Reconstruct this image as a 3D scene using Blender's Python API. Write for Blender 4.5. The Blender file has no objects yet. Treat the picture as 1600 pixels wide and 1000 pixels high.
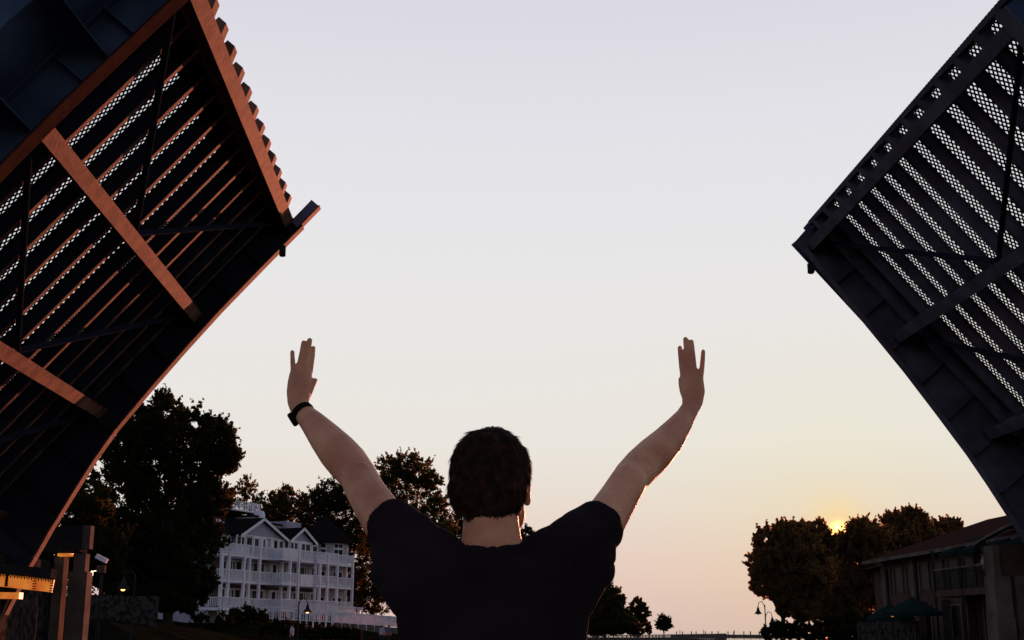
import bpy, bmesh, math, random
import numpy as np
from mathutils import Vector, Matrix, Euler, noise

random.seed(7); RNG = np.random.default_rng(11)
S = bpy.context.scene
COL = S.collection
R = math.radians

# ------------------------------------------------------------------ camera
F, PITCH, YAW, CAMZ = 1970.1, 0.2423, 0.0447, 2.2
cd = bpy.data.cameras.new("camera"); cam = bpy.data.objects.new("camera", cd); COL.objects.link(cam); S.camera = cam
cd.sensor_width = 36; cd.lens = F / 1600 * 36; cd.clip_start = .05; cd.clip_end = 12000
cam.location = (0, 0, CAMZ); cam.rotation_euler = (math.pi / 2 + PITCH, 0, -YAW)

# ------------------------------------------------------------------ light and sky
SUN = Vector((.2903, .9540, .0749)).normalized()
S.view_settings.view_transform = 'Standard'; S.view_settings.look = 'None'
S.view_settings.gamma = 1; S.view_settings.exposure = 1.0
sl = bpy.data.lights.new("sun", 'SUN'); sl.energy = 4.5; sl.angle = R(.53); sl.color = (1.0, .27, .14)
so = bpy.data.objects.new("sun", sl); COL.objects.link(so); so.rotation_euler = SUN.to_track_quat('Z', 'Y').to_euler()
so.location = (60, 200, 60)

w = bpy.data.worlds.new("World"); S.world = w; w.use_nodes = True
nt = w.node_tree; N = nt.nodes; LK = nt.links; bg = N['Background']
def wn(t, **k):
    n = N.new(t)
    for a, b in k.items(): setattr(n, a, b)
    return n
def wmath(op, a, b=None, clamp=False):
    n = wn('ShaderNodeMath', operation=op, use_clamp=clamp)
    for i, v in enumerate((a, b)):
        if v is None: continue
        if hasattr(v, 'links'): LK.new(v, n.inputs[i])
        else: n.inputs[i].default_value = v
    return n.outputs[0]
def srgb(c): return tuple((v / 255 / 12.92 if v / 255 <= .04045 else ((v / 255 + .055) / 1.055) ** 2.4) for v in c)
tc = wn('ShaderNodeTexCoord'); sx = wn('ShaderNodeSeparateXYZ'); LK.new(tc.outputs['Generated'], sx.inputs[0])
el = wmath('ARCSINE', sx.outputs[2]); eln = wmath('DIVIDE', el, R(90), True)
ramp = wn('ShaderNodeValToRGB'); LK.new(eln, ramp.inputs[0]); cr = ramp.color_ramp
stops = [(0, (219, 190, 181)), (.027, (231, 204, 192)), (.06, (233, 219, 207)), (.09, (234, 229, 221)), (.17, (233, 231, 231)), (.25, (227, 226, 232)), (.32, (217, 215, 225)), (.6, (150, 155, 175)), (1, (105, 115, 140))]
while len(cr.elements) < len(stops): cr.elements.new(.5)
for e, (p, c) in zip(cr.elements, stops): e.position = p; e.color = (*[v / 2 for v in srgb(c)], 1)
sky = wn('ShaderNodeTexSky', sky_type='NISHITA', sun_disc=False); sky.sun_elevation = R(4.3); sky.sun_rotation = R(16.9)
sky.dust_density = 1.5; sky.ozone_density = 1.5
skm = wn('ShaderNodeVectorMath', operation='MULTIPLY'); LK.new(sky.outputs[0], skm.inputs[0]); skm.inputs[1].default_value = (.15, .112, .125)
# towards the sunset the hazy bright sky, behind the camera the plain evening sky
dv = wn('ShaderNodeVectorMath', operation='DOT_PRODUCT'); LK.new(tc.outputs['Generated'], dv.inputs[0]); dv.inputs[1].default_value = SUN
front = wn('ShaderNodeMapRange', interpolation_type='SMOOTHSTEP'); LK.new(dv.outputs['Value'], front.inputs[0]); front.inputs[1].default_value = .15; front.inputs[2].default_value = .78
mx = wn('ShaderNodeMix', data_type='RGBA'); LK.new(front.outputs[0], mx.inputs[0]); LK.new(skm.outputs[0], mx.inputs[6]); LK.new(ramp.outputs[0], mx.inputs[7])
ang = wmath('ARCCOSINE', wmath('MINIMUM', dv.outputs['Value'], 1.0))
def gauss(width): 
    q = wmath('DIVIDE', ang, R(width)); return wmath('EXPONENT', wmath('MULTIPLY', wmath('MULTIPLY', q, q), -1.0))
def addc(base, fac, col):
    v = wn('ShaderNodeVectorMath', operation='SCALE'); v.inputs[0].default_value = col; LK.new(fac, v.inputs['Scale'])
    a = wn('ShaderNodeVectorMath', operation='ADD'); LK.new(base, a.inputs[0]); LK.new(v.outputs[0], a.inputs[1]); return a.outputs[0]
c_ = addc(mx.outputs[2], gauss(7.0), (.004, .002, -.045))
c_ = addc(c_, gauss(1.3), (.07, .0, -.09))
c_ = addc(c_, gauss(.24), (5.0, 1.9, .25))
LK.new(c_, bg.inputs[0]); bg.inputs[1].default_value = 1.0

# ------------------------------------------------------------------ helpers
def ray(px, py):
    cp, sp, cy, sy = math.cos(PITCH), math.sin(PITCH), math.cos(YAW), math.sin(YAW)
    fw = Vector((sy * cp, cy * cp, sp)); r = Vector((cy, -sy, 0)); u = r.cross(fw)
    return fw + r * ((px - 800) / F) - u * ((py - 500) / F)
def W(px, py, Y):                      # the world point at depth Y seen at a place of the 1600 x 1000 photograph
    d = ray(px, py); d = d / d.y * Y; return Vector((d.x, d.y, d.z + CAMZ))
def tag(o, label=None, cat=None, group=None, kind=None):
    if label: o['label'] = label
    if cat: o['category'] = cat
    if group: o['group'] = group
    if kind: o['kind'] = kind
    return o
def empty(name, loc=(0, 0, 0), rot=(0, 0, 0), parent=None):
    o = bpy.data.objects.new(name, None); COL.objects.link(o); o.location = loc; o.rotation_euler = rot; o.parent = parent
    o.empty_display_size = .3; return o
def thing(name, label, cat, loc=(0, 0, 0), rot=(0, 0, 0), group=None): return tag(empty(name, loc, rot), label, cat, group)
def copy_tree(o, parent=None):
    c = o.copy(); COL.objects.link(c); c.parent = parent
    for ch in o.children: copy_tree(ch, c)
    return c

class MB:
    def __init__(s): s.v = []; s.f = []
    def add(s, vs, fs):
        k = len(s.v); s.v += [tuple(v) for v in vs]; s.f += [tuple(i + k for i in f) for f in fs]; return s
    def box(s, x0, x1, y0, y1, z0, z1):
        return s.add([(x0, y0, z0), (x1, y0, z0), (x1, y1, z0), (x0, y1, z0), (x0, y0, z1), (x1, y0, z1), (x1, y1, z1), (x0, y1, z1)],
                     [(0, 3, 2, 1), (4, 5, 6, 7), (0, 1, 5, 4), (1, 2, 6, 5), (2, 3, 7, 6), (3, 0, 4, 7)])
    def bar(s, a, b, w, h, up=(0, 0, 1)):
        a = Vector(a); b = Vector(b); t = (b - a).normalized(); u = Vector(up)
        if abs(t.dot(u)) > .99: u = Vector((1, 0, 0))
        x = t.cross(u).normalized() * (w / 2); y = x.cross(t).normalized() * (h / 2)
        vs = [p + i * x + j * y for p in (a, b) for i, j in ((-1, -1), (1, -1), (1, 1), (-1, 1))]
        return s.add(vs, [(0, 1, 2, 3), (7, 6, 5, 4), (0, 4, 5, 1), (1, 5, 6, 2), (2, 6, 7, 3), (3, 7, 4, 0)])
    def tube(s, pts, rads, n=10, flat=None, ref=(0, 1, 0)):
        # closed loft; rads are radii, flat the radii along the second axis
        pts = [Vector(p) for p in pts]; m = len(pts); flat = flat or rads; rings = []
        for i, p in enumerate(pts):
            t = (pts[min(i + 1, m - 1)] - pts[max(i - 1, 0)])
            if t.length < 1e-9: t = Vector((0, 0, 1))
            t.normalize(); rf = Vector(ref)
            if abs(t.dot(rf)) > .97: rf = Vector((1, 0, 0))
            b = (rf - t * rf.dot(t)).normalized(); a = t.cross(b)
            rings.append([p + a * (rads[i] * math.cos(2 * math.pi * k / n)) + b * (flat[i] * math.sin(2 * math.pi * k / n)) for k in range(n)])
        vs = [q for r_ in rings for q in r_]; fs = []
        for i in range(m - 1):
            for k in range(n): fs.append((i * n + k, i * n + (k + 1) % n, (i + 1) * n + (k + 1) % n, (i + 1) * n + k))
        fs.append(tuple(range(n))[::-1]); fs.append(tuple((m - 1) * n + k for k in range(n)))
        return s.add(vs, fs)
    def rtube(s, pts, rads, n=12, flat=None, ref=(0, 1, 0)):   # with rounded ends
        pts = [Vector(p) for p in pts]; rads = list(rads); flat = list(flat or rads)
        t0 = (pts[0] - pts[1]).normalized(); t1 = (pts[-1] - pts[-2]).normalized()
        h0 = min(rads[0], flat[0]); h1 = min(rads[-1], flat[-1]); c = ((.98, .2), (.75, .66), (.42, .91))
        P = [pts[0] + t0 * h0 * a for a, b in c] + pts + [pts[-1] + t1 * h1 * a for a, b in c[::-1]]
        A = [rads[0] * b for a, b in c] + rads + [rads[-1] * b for a, b in c[::-1]]
        B = [flat[0] * b for a, b in c] + flat + [flat[-1] * b for a, b in c[::-1]]
        return s.tube(P, A, n, B, ref)
    def ell(s, c, rx, ry, rz, n=20, m=12, rot=None):
        c = Vector(c); vs = []; fs = []
        for i in range(m + 1):
            th = math.pi * i / m
            for k in range(n):
                p = Vector((rx * math.sin(th) * math.cos(2 * math.pi * k / n), ry * math.sin(th) * math.sin(2 * math.pi * k / n), rz * math.cos(th)))
                vs.append(c + (rot @ p if rot else p))
        for i in range(m):
            for k in range(n): fs.append((i * n + k, (i + 1) * n + k, (i + 1) * n + (k + 1) % n, i * n + (k + 1) % n))
        return s.add(vs, fs)
    def prism(s, poly, o, ax, ay, az, depth):    # polygon in the plane (ax, ay) at o, extruded along az
        o, ax, ay, az = Vector(o), Vector(ax), Vector(ay), Vector(az); n = len(poly)
        vs = [o + ax * p[0] + ay * p[1] for p in poly] + [o + ax * p[0] + ay * p[1] + az * depth for p in poly]
        return s.add(vs, [tuple(range(n))[::-1], tuple(range(n, 2 * n))] + [(i, (i + 1) % n, n + (i + 1) % n, n + i) for i in range(n)])
    def lathe(s, prof, c=(0, 0, 0), n=20):
        c = Vector(c); vs = []; m = len(prof)
        for r_, z in prof:
            for k in range(n): vs.append(c + Vector((r_ * math.cos(2 * math.pi * k / n), r_ * math.sin(2 * math.pi * k / n), z)))
        fs = [(i * n + k, i * n + (k + 1) % n, (i + 1) * n + (k + 1) % n, (i + 1) * n + k) for i in range(m - 1) for k in range(n)]
        return s.add(vs, fs)
    def mesh(s, name):
        me = bpy.data.meshes.new(name); me.from_pydata(s.v, [], s.f); bm = bmesh.new(); bm.from_mesh(me)
        bmesh.ops.recalc_face_normals(bm, faces=bm.faces); bm.to_mesh(me); bm.free(); return me
    def build(s, name, mat, parent=None, smooth=False, label=None):
        me = s.mesh(name); me.materials.append(mat); o = bpy.data.objects.new(name, me); COL.objects.link(o); o.parent = parent
        if smooth: me.polygons.foreach_set('use_smooth', [True] * len(me.polygons))
        if label: o['label'] = label
        return o
    def grow(s, name, mat, parent, voxel, smooth_n=6, disp=None):   # weld everything into one continuous skin
        o = s.build(name, mat, parent)
        m = o.modifiers.new('r', 'REMESH'); m.mode = 'VOXEL'; m.voxel_size = voxel
        if smooth_n: k = o.modifiers.new('s', 'SMOOTH'); k.iterations = smooth_n; k.factor = .5
        dg = bpy.context.evaluated_depsgraph_get(); me = bpy.data.meshes.new_from_object(o.evaluated_get(dg)); o.modifiers.clear()
        old = o.data; o.data = me; bpy.data.meshes.remove(old); me.name = name
        if not me.materials: me.materials.append(mat)
        me.polygons.foreach_set('use_smooth', [True] * len(me.polygons))
        if disp:
            for v in me.vertices: v.co += v.normal * disp(v.co)
        return o

# ------------------------------------------------------------------ materials
def mat(name, col, rough=.7, var=.25, scale=4.0, bump=.2, bscale=None, metal=0, spec=0, col2=None, detail=6, coord='Object', lo=.35, hi=.65, sss=0):
    m = bpy.data.materials.new(name); m.use_nodes = True; t = m.node_tree; n = t.nodes; b = n['Principled BSDF']
    b.inputs['Roughness'].default_value = rough; b.inputs['Metallic'].default_value = metal; b.inputs['Specular IOR Level'].default_value = spec
    c = n.new('ShaderNodeTexCoord'); z = n.new('ShaderNodeTexNoise'); z.inputs['Scale'].default_value = scale; z.inputs['Detail'].default_value = detail
    t.links.new(c.outputs[coord], z.inputs['Vector'])
    r = n.new('ShaderNodeValToRGB'); t.links.new(z.outputs[0], r.inputs[0])
    a = col; d = col2 or tuple(v * (1 - var) for v in col)
    r.color_ramp.elements[0].position = lo; r.color_ramp.elements[1].position = hi
    r.color_ramp.elements[0].color = (*d, 1); r.color_ramp.elements[1].color = (*a, 1); t.links.new(r.outputs[0], b.inputs['Base Color'])
    if bump:
        z2 = n.new('ShaderNodeTexNoise'); z2.inputs['Scale'].default_value = bscale or scale * 6; z2.inputs['Detail'].default_value = 8
        t.links.new(c.outputs[coord], z2.inputs['Vector']); u = n.new('ShaderNodeBump'); u.inputs['Strength'].default_value = bump
        u.inputs['Distance'].default_value = .02; t.links.new(z2.outputs[0], u.inputs['Height']); t.links.new(u.outputs[0], b.inputs['Normal'])
    if sss: b.inputs['Subsurface Weight'].default_value = sss; b.inputs['Subsurface Radius'].default_value = (.02, .008, .004); b.inputs['Subsurface Scale'].default_value = .5
    return m
def leafmat(name, c, tcol):
    m = bpy.data.materials.new(name); m.use_nodes = True; t = m.node_tree; n = t.nodes; n.remove(n['Principled BSDF']); out = n['Material Output']
    d = n.new('ShaderNodeBsdfDiffuse'); tr = n.new('ShaderNodeBsdfTranslucent'); mx = n.new('ShaderNodeMixShader'); mx.inputs[0].default_value = .45
    g = n.new('ShaderNodeTexCoord'); z = n.new('ShaderNodeTexNoise'); z.inputs['Scale'].default_value = .9; t.links.new(g.outputs['Object'], z.inputs['Vector'])
    for col, sh in ((c, d), (tcol, tr)):
        r = n.new('ShaderNodeValToRGB'); r.color_ramp.elements[0].position = .35; r.color_ramp.elements[1].position = .68
        r.color_ramp.elements[0].color = (*[v * .55 for v in col], 1); r.color_ramp.elements[1].color = (*col, 1)
        t.links.new(z.outputs[0], r.inputs[0]); t.links.new(r.outputs[0], sh.inputs['Color'])
    t.links.new(d.outputs[0], mx.inputs[1]); t.links.new(tr.outputs[0], mx.inputs[2]); t.links.new(mx.outputs[0], out.inputs[0]); return m
def glow(name, col, s, var=None):
    m = bpy.data.materials.new(name); m.use_nodes = True; t = m.node_tree; b = t.nodes['Principled BSDF']
    b.inputs['Base Color'].default_value = (*[v * .06 for v in col], 1); b.inputs['Emission Strength'].default_value = s
    z = t.nodes.new('ShaderNodeTexNoise'); z.inputs['Scale'].default_value = 3; g = t.nodes.new('ShaderNodeTexCoord'); t.links.new(g.outputs['Object'], z.inputs[0])
    r = t.nodes.new('ShaderNodeValToRGB'); r.color_ramp.elements[0].position = .3; r.color_ramp.elements[1].position = .7
    r.color_ramp.elements[0].color = (*(var or col), 1); r.color_ramp.elements[1].color = (*col, 1)
    t.links.new(z.outputs[0], r.inputs[0]); t.links.new(r.outputs[0], b.inputs['Emission Color']); return m

M = dict(
    steel=mat('sunlit_weathered_bridge_paint', (.155, .088, .066), .75, scale=2.6, col2=(.07, .036, .028), bump=.5, bscale=16, lo=.38, hi=.6, spec=.05),  # lit copy: orange sun tint put into the colour, over random rust
    blue=mat('blue_bridge_paint', (.07, .11, .19), .55, scale=1.1, col2=(.04, .06, .11), bump=.2, bscale=9),
    shadesteel=mat('shaded_bridge_paint', (.115, .115, .165), .7, scale=1.3, col2=(.07, .065, .09), bump=.35, bscale=14, spec=.05),  # shaded copy of the bridge paint: cool shade put into the colour
    brace=mat('underside_shade_paint', (.022, .026, .042), .7, scale=2, bump=.2),  # near-black: shade on left webs and bracing painted into the colour
    nearflange=mat('dimmed_flange_paint', (.045, .026, .022), .75, scale=2.6, bump=.4, bscale=16),  # fading sunlight on the near flange painted in as a darker colour
    grate=mat('grating_steel', (.06, .055, .055), .6, scale=3, bump=0),
    concrete=mat('concrete', (.15, .125, .11), .85, scale=1.2, col2=(.085, .07, .062), bump=.4, bscale=18),
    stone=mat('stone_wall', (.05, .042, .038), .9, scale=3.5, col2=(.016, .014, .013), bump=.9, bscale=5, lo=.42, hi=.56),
    darksteel=mat('dark_metal', (.03, .03, .033), .5, scale=5, bump=.1),
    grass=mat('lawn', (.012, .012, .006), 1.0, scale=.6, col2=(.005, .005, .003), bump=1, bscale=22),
    path=mat('paving', (.035, .03, .028), .9, scale=2, bump=.3),
    white=mat('white_paint', (.78, .77, .83), .6, scale=2, var=.16, bump=.1),
    siding=mat('grey_siding', (.36, .36, .44), .7, scale=1.5, var=.15, bump=.1),
    recess=mat('recess_shade_siding', (.13, .10, .105), .8, scale=1.5, var=.2, bump=.1),  # shade under the balconies painted into the wall colour
    cream=mat('cream_siding', (.40, .36, .37), .7, scale=1.5, var=.12, bump=.1),
    roof=mat('dark_shingles', (.016, .012, .013), .85, scale=6, var=.45, bump=.5, bscale=25),
    glass=mat('window_glass', (.010, .010, .012), .4, scale=.7, var=.4, bump=0, spec=.1),
    tan=mat('tan_stucco', (.095, .062, .05), .85, scale=2, var=.3, bump=.3),
    tile=mat('brown_roof_tiles', (.06, .028, .024), .8, scale=7, var=.5, bump=.6, bscale=18),
    green=mat('green_awning', (.014, .026, .022), .8, scale=4, var=.3, bump=.2),
    leafwarm=leafmat('sunset_glow_leaves', (.12, .085, .04), (.50, .22, .06)),  # lighter, warmer leaf copy: flare of the low sun put into the colour
    bark=mat('bark', (.06, .045, .035), .95, scale=5, var=.5, bump=.9, bscale=14),
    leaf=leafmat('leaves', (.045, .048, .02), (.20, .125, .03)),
    leafdark=leafmat('dark_leaves', (.028, .033, .015), (.06, .05, .015)),
    skin=mat('skin', (.70, .34, .185), .5, scale=11, col2=(.52, .205, .11), bump=.25, bscale=160, spec=.2, sss=.12),
    hair=mat('dark_brown_hair', (.042, .019, .012), .7, scale=60, col2=(.014, .008, .006), bump=0, spec=.03),
    shirt=mat('navy_tshirt', (.022, .015, .018), .95, scale=5, col2=(.013, .009, .011), bump=.6, bscale=14, spec=.02),
    jeans=mat('denim', (.03, .04, .08), .9, scale=9, bump=.3),
    shoe=mat('shoe_leather', (.05, .04, .035), .6, scale=9, bump=.2),
    strap=mat('watch_strap', (.012, .011, .011), .55, scale=30, bump=.2),
    boat=mat('white_gelcoat', (.6, .6, .58), .35, scale=1, var=.1, bump=.02),
    cloth=mat('pale_cloth', (.45, .45, .5), .9, scale=6, bump=.2),
    clothblue=mat('blue_cloth', (.10, .14, .22), .9, scale=6, bump=.2),
    clothdark=mat('dark_cloth', (.04, .04, .05), .9, scale=6, bump=.2),
    lamp=glow('lit_lamp', (1, .42, .12), 2.2),
    amber=glow('amber_light', (1, .34, .05), .30, (.75, .14, .02)),
    bulb=glow('lit_bulb', (1, .75, .5), 1.2),
)

# water with small ripples
wm = bpy.data.materials.new('lake_water'); wm.use_nodes = True; t = wm.node_tree; b = t.nodes['Principled BSDF']
b.inputs['Base Color'].default_value = (.012, .02, .025, 1); b.inputs['Roughness'].default_value = .08
z = t.nodes.new('ShaderNodeTexNoise'); z.inputs['Scale'].default_value = 1.6; z.inputs['Detail'].default_value = 6; g = t.nodes.new('ShaderNodeTexCoord')
t.links.new(g.outputs['Object'], z.inputs[0]); u = t.nodes.new('ShaderNodeBump'); u.inputs['Strength'].default_value = .5; u.inputs['Distance'].default_value = .12
t.links.new(z.outputs[0], u.inputs['Height']); t.links.new(u.outputs[0], b.inputs['Normal']); M['water'] = wm

# ------------------------------------------------------------------ ground and water
tag(MB().add([(-6000, -3000, 0), (6000, -3000, 0), (6000, 9000, 0), (-6000, 9000, 0)], [(0, 1, 2, 3)]).build('water', M['water']), kind='structure')
LQ = [(-40, -13.6), (70, -13.6), (112, 11.0), (220, 45.0), (300, 66.0)]      # (Y, X) of the left quay edge
RQ = [(-40, 18.6), (60, 18.8), (112, 30.0), (220, 68.0), (300, 92.0)]
def lin(tab, y):
    for (a, xa), (b_, xb) in zip(tab, tab[1:]):
        if y <= b_: return xa + (xb - xa) * max(0, (y - a)) / (b_ - a)
    return tab[-1][1]
def sm(a, b_, x): x = min(1, max(0, (x - a) / (b_ - a))); return x * x * (3 - 2 * x)
def hl(x, y):                                   # height of the left bank
    d = lin(LQ, y) - x
    h = .5 + .55 * sm(3.2, 9, d) + 1.9 * sm(12, 22, -x) * (1 - .5 * sm(92, 118, y)) * sm(6, 12, d) + 2.3 * sm(152, 166, y) * sm(6, 14, -x) + 6 * sm(34, 110, -x)
    return h + (.12 * noise.noise((x * .12, y * .12, 3)) if d > 4 else 0)
def hr(x, y):
    d = x - lin(RQ, y); return 1.3 + .5 * sm(3, 12, d) + 2.5 * sm(25, 90, d) + (.1 * noise.noise((x * .12, y * .12, 9)) if d > 3 else 0)
def bank(name, tab, hf, sgn, ymax, m):
    ys = list(np.linspace(-40, ymax, 70)); ds = [0, .02, .5, 1, 2, 3, 4, 6, 8, 11, 14, 18, 23, 28, 34, 42, 55, 75, 100, 140, 200, 320]
    vs = []; fs = []; k = len(ds) + 1
    for y in ys:
        xe = lin(tab, y); vs.append((xe, y, -.6))
        for d in ds: x = xe + sgn * d; vs.append((x, y, hf(x, y)))
    for i in range(len(ys) - 1):
        for j in range(k - 1): fs.append((i * k + j, i * k + j + 1, (i + 1) * k + j + 1, (i + 1) * k + j))
    fs.append(tuple((len(ys) - 1) * k + j for j in range(k)))
    return tag(MB().add(vs, fs).build(name, m, smooth=False), kind='structure')
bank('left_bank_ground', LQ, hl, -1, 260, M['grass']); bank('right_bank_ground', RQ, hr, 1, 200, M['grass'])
def strip(name, tab, hf, sgn, d0, d1, y0, y1, m, dz=.006):
    ys = np.linspace(y0, y1, 60); vs = []; fs = []
    for y in ys:
        for d in (d0, d1): x = lin(tab, y) + sgn * d; vs.append((x, y, hf(x, y) + dz + .02))
    for i in range(len(ys) - 1): fs.append((2 * i, 2 * i + 1, 2 * i + 3, 2 * i + 2))
    return tag(MB().add(vs, fs).build(name, m), kind='structure')
strip('left_promenade', LQ, hl, -1, .35, 3.0, -40, 255, M['path']); strip('right_promenade', RQ, hr, 1, .35, 3.0, -40, 198, M['path'])
for nm, tab, sgn, ye in (('left_quay_wall', LQ, -1, 258), ('right_quay_wall', RQ, 1, 199)):
    mb = MB(); ys = [y for y, _ in tab if y < ye] + [ye]
    for a, c in zip(ys, ys[1:]):
        mb.bar((lin(tab, a) + sgn * .1, a, .0 if sgn < 0 else .4), (lin(tab, c) + sgn * .1, c, .0 if sgn < 0 else .4), .5, 1.08 if sgn < 0 else 1.9)
    tag(mb.build(nm, M['concrete']), 'long %s concrete quay wall along the channel' % ('left bank' if sgn < 0 else 'right bank'), 'quay wall')

# ------------------------------------------------------------------ the raised bridge leaves
HX = 12.2                                        # local x of the end beam; hinge at 0
YN, YF = 21.63, 36.3; YC = (YN + YF) / 2; HALF = (YF - YN) / 2
def leaf(side, xt, zt, th, label):
    sg = -1 if side == 'L' else 1
    hinge = (xt + sg * HX * math.cos(th), YC, zt - HX * math.sin(th))
    root = thing('bridge_leaf', label, 'bridge leaf', hinge, (0, -th, 0 if side == 'L' else math.pi), 'raised leaves of the drawbridge')
    ys = 1 if side == 'L' else -1
    def Y(v): return (v - YC) * ys               # world Y -> local y
    def bx(mb, x0, x1, y0, y1, z0, z1): a, b_ = sorted((Y(y0), Y(y1))); mb.box(x0, x1, a, b_, z0, z1)
    st = M['steel' if side == 'L' else 'shadesteel']
    # main girders with a haunched bottom flange
    prof = [(0, -.03), (1.5, -.09), (3, -.17), (5, -.30), (6.5, -.45), (8, -.62), (9, -.78), (10, -.97), (11.2, -1.2), (12.4, -1.5), (13.6, -1.85)]
    if side == 'L': prof = [(0, -.24), (1.5, -.22), (3.5, -.22), (5, -.27), (6.5, -.35), (8, -.46), (9, -.62), (10, -.84), (11.2, -1.12), (12.4, -1.45), (13.6, -1.85)]
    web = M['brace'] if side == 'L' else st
    prof0 = prof
    for yw in (YN, YF):
        if yw == YN: prof = [(d, n + (.2 if side == 'L' else 0)) for d, n in prof0]
        else: prof = prof0
        mb = MB()
        pts = [(HX - d + .25, n) for d, n in prof]
        poly = pts + [(HX - 13.6 + .25, .74), (HX + .25, .74)]
        mb.prism(poly, (0, Y(yw) - .02, 0), (1, 0, 0), (0, 0, 1), (0, 1, 0), .04)
        bx(mb, HX - 13.3, HX + .25, yw - .2, yw + .2, .742, .79)
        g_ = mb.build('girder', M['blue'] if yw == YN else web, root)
        mb = MB(); fw = .22 if yw == YN else .17
        for (xa, na), (xb, nb) in zip(pts, pts[1:]):
            mb.add([(x, Y(yw) + q, n + k) for x, n in ((xa, na), (xb, nb)) for q in (-fw, fw) for k in (-.05, -.001)],
                   [(0, 2, 3, 1), (4, 5, 7, 6), (0, 4, 6, 2), (1, 3, 7, 5), (0, 1, 5, 4), (2, 6, 7, 3)])
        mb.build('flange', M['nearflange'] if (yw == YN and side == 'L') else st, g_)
        for d in np.arange(.2, 13.2, 1.28):
            nb = np.interp(d, [p[0] for p in prof], [p[1] for p in prof])
            for e in (-1, 1):
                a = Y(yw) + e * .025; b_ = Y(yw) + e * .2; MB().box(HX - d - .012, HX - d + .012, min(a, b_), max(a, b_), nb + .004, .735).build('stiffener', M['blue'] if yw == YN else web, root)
    # floor beams and the end beam
    for i, d in enumerate((0, 3.85, 7.65, 11.5)):
        wd = .17 if i else (.17 if side == 'L' else .15); dc = d if (i or side == 'L') else .12
        mb = MB(); x = HX - dc
        bx(mb, x - wd, x + wd, YN + .25, YF - .25, 0, .035)
        bx(mb, x - .015, x + .015, YN + .05, YF - .05, .037, .70); bx(mb, x - .12, x + .12, YN + .25, YF - .25, .702, .735)
        rb = MB()
        mb.build('end_beam' if i == 0 else 'floor_beam', st, root)
    # stringers
    for j in range(13):
        y = 22.4 + 1.1 * j; mb = MB(); zs = .395 if side == 'L' else .44
        for a, c in ((HX - 3.82, HX - .2), (HX - 7.62, HX - 3.88), (HX - 11.47, HX - 7.68)):
            bx(mb, a, c, y - .012, y + .012, zs + .022, .742); bx(mb, a, c, y - .075, y + .075, .743, .76)
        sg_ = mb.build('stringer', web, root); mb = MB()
        for a, c in ((HX - 3.82, HX - .2), (HX - 7.62, HX - 3.88), (HX - 11.47, HX - 7.68)): bx(mb, a, c, y - .065, y + .065, zs, zs + .021)
        mb.build('flange', st, sg_)
    # lateral bracing
    for k, (da, dbm) in enumerate(((.25, 3.7), (4.0, 7.5), (7.8, 11.35))):
        for yw, e in ((YF - .35, 1), (YN + .35, -1)):
            MB().bar((HX - da, Y(yw), .30), (HX - dbm, Y(YC) , .30), .035, .17).build('brace', M['brace'], root)
    # open steel grating deck, two families of diagonal bars
    mb = MB(); x0, x1, y0, y1 = HX - 11.6, HX + (.05 if side == 'L' else .42), Y(YN) , Y(YF); y0, y1 = min(y0, y1) + .2, max(y0, y1) - .2
    sp = .125 * math.sqrt(2) * .95
    for sgn in (1, -1):
        c = -40.0
        while c < 40:                            # y = sgn * x + c
            pts = []
            for xx in (x0, x1):
                yy = sgn * xx + c
                if y0 <= yy <= y1: pts.append((xx, yy))
            for yy in (y0, y1):
                xx = (yy - c) * sgn
                if x0 < xx < x1: pts.append((xx, yy))
            if len(pts) == 2 and (Vector(pts[0]) - Vector(pts[1])).length > .1:
                q = .766 + (.007 if sgn > 0 else .020)
                mb.bar((*pts[0], q), (*pts[1], q), .044, .012)
            c += sp
    mb.build('deck_grating', M['grate'], root)
    # solid kerb strips beside the girders, footways outside them, edge fascias and railings
    for yw, e in ((YN, -1), (YF, 1)):
        mb = MB(); bx(mb, HX - 12.2, HX + .35, yw - e * 1.0, yw - e * .05, .80, .83) if yw == YF else bx(mb, HX - 12.2, HX + .35, yw + .05, yw + .35, .80, .83)
        bx(mb, HX - 12.2, HX + .42, min(yw + e * .03, yw + e * 2.1), max(yw + e * .03, yw + e * 2.1), .80, .86)
        mb.build('footway', M['blue'], root)
        mb = MB(); bx(mb, HX - 12.2, HX + .42, yw + e * 2.1, yw + e * 2.16, .60, 1.0); mb.build('fascia', M['blue'], root)
        for d in np.arange(.2, 12, 1.92):
            pl = [(0, .0), (0, .79), (2.05, .79), (2.05, .62)]
            mb = MB(); mb.prism([(p[0] * e * ys, p[1]) for p in pl], (HX - d - .015, Y(yw) + .02 * e * ys, 0), (0, 1, 0), (0, 0, 1), (1, 0, 0), .03)
            mb.build('bracket', M['blue'], root)
        rl = MB()
        for zr in (1.25, 1.6, 1.95): bx(rl, HX - 12, HX + .3, yw + e * 2.1 - .03, yw + e * 2.1 + .03, zr, zr + .05)
        for d in np.arange(0, 12.1, 1.5): bx(rl, HX - d + .2, HX - d + .28, yw + e * 2.1 - .04, yw + e * 2.1 + .04, 1.0, 2.0)
        rl.build('footway_railing', M['blue'], root)
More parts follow.
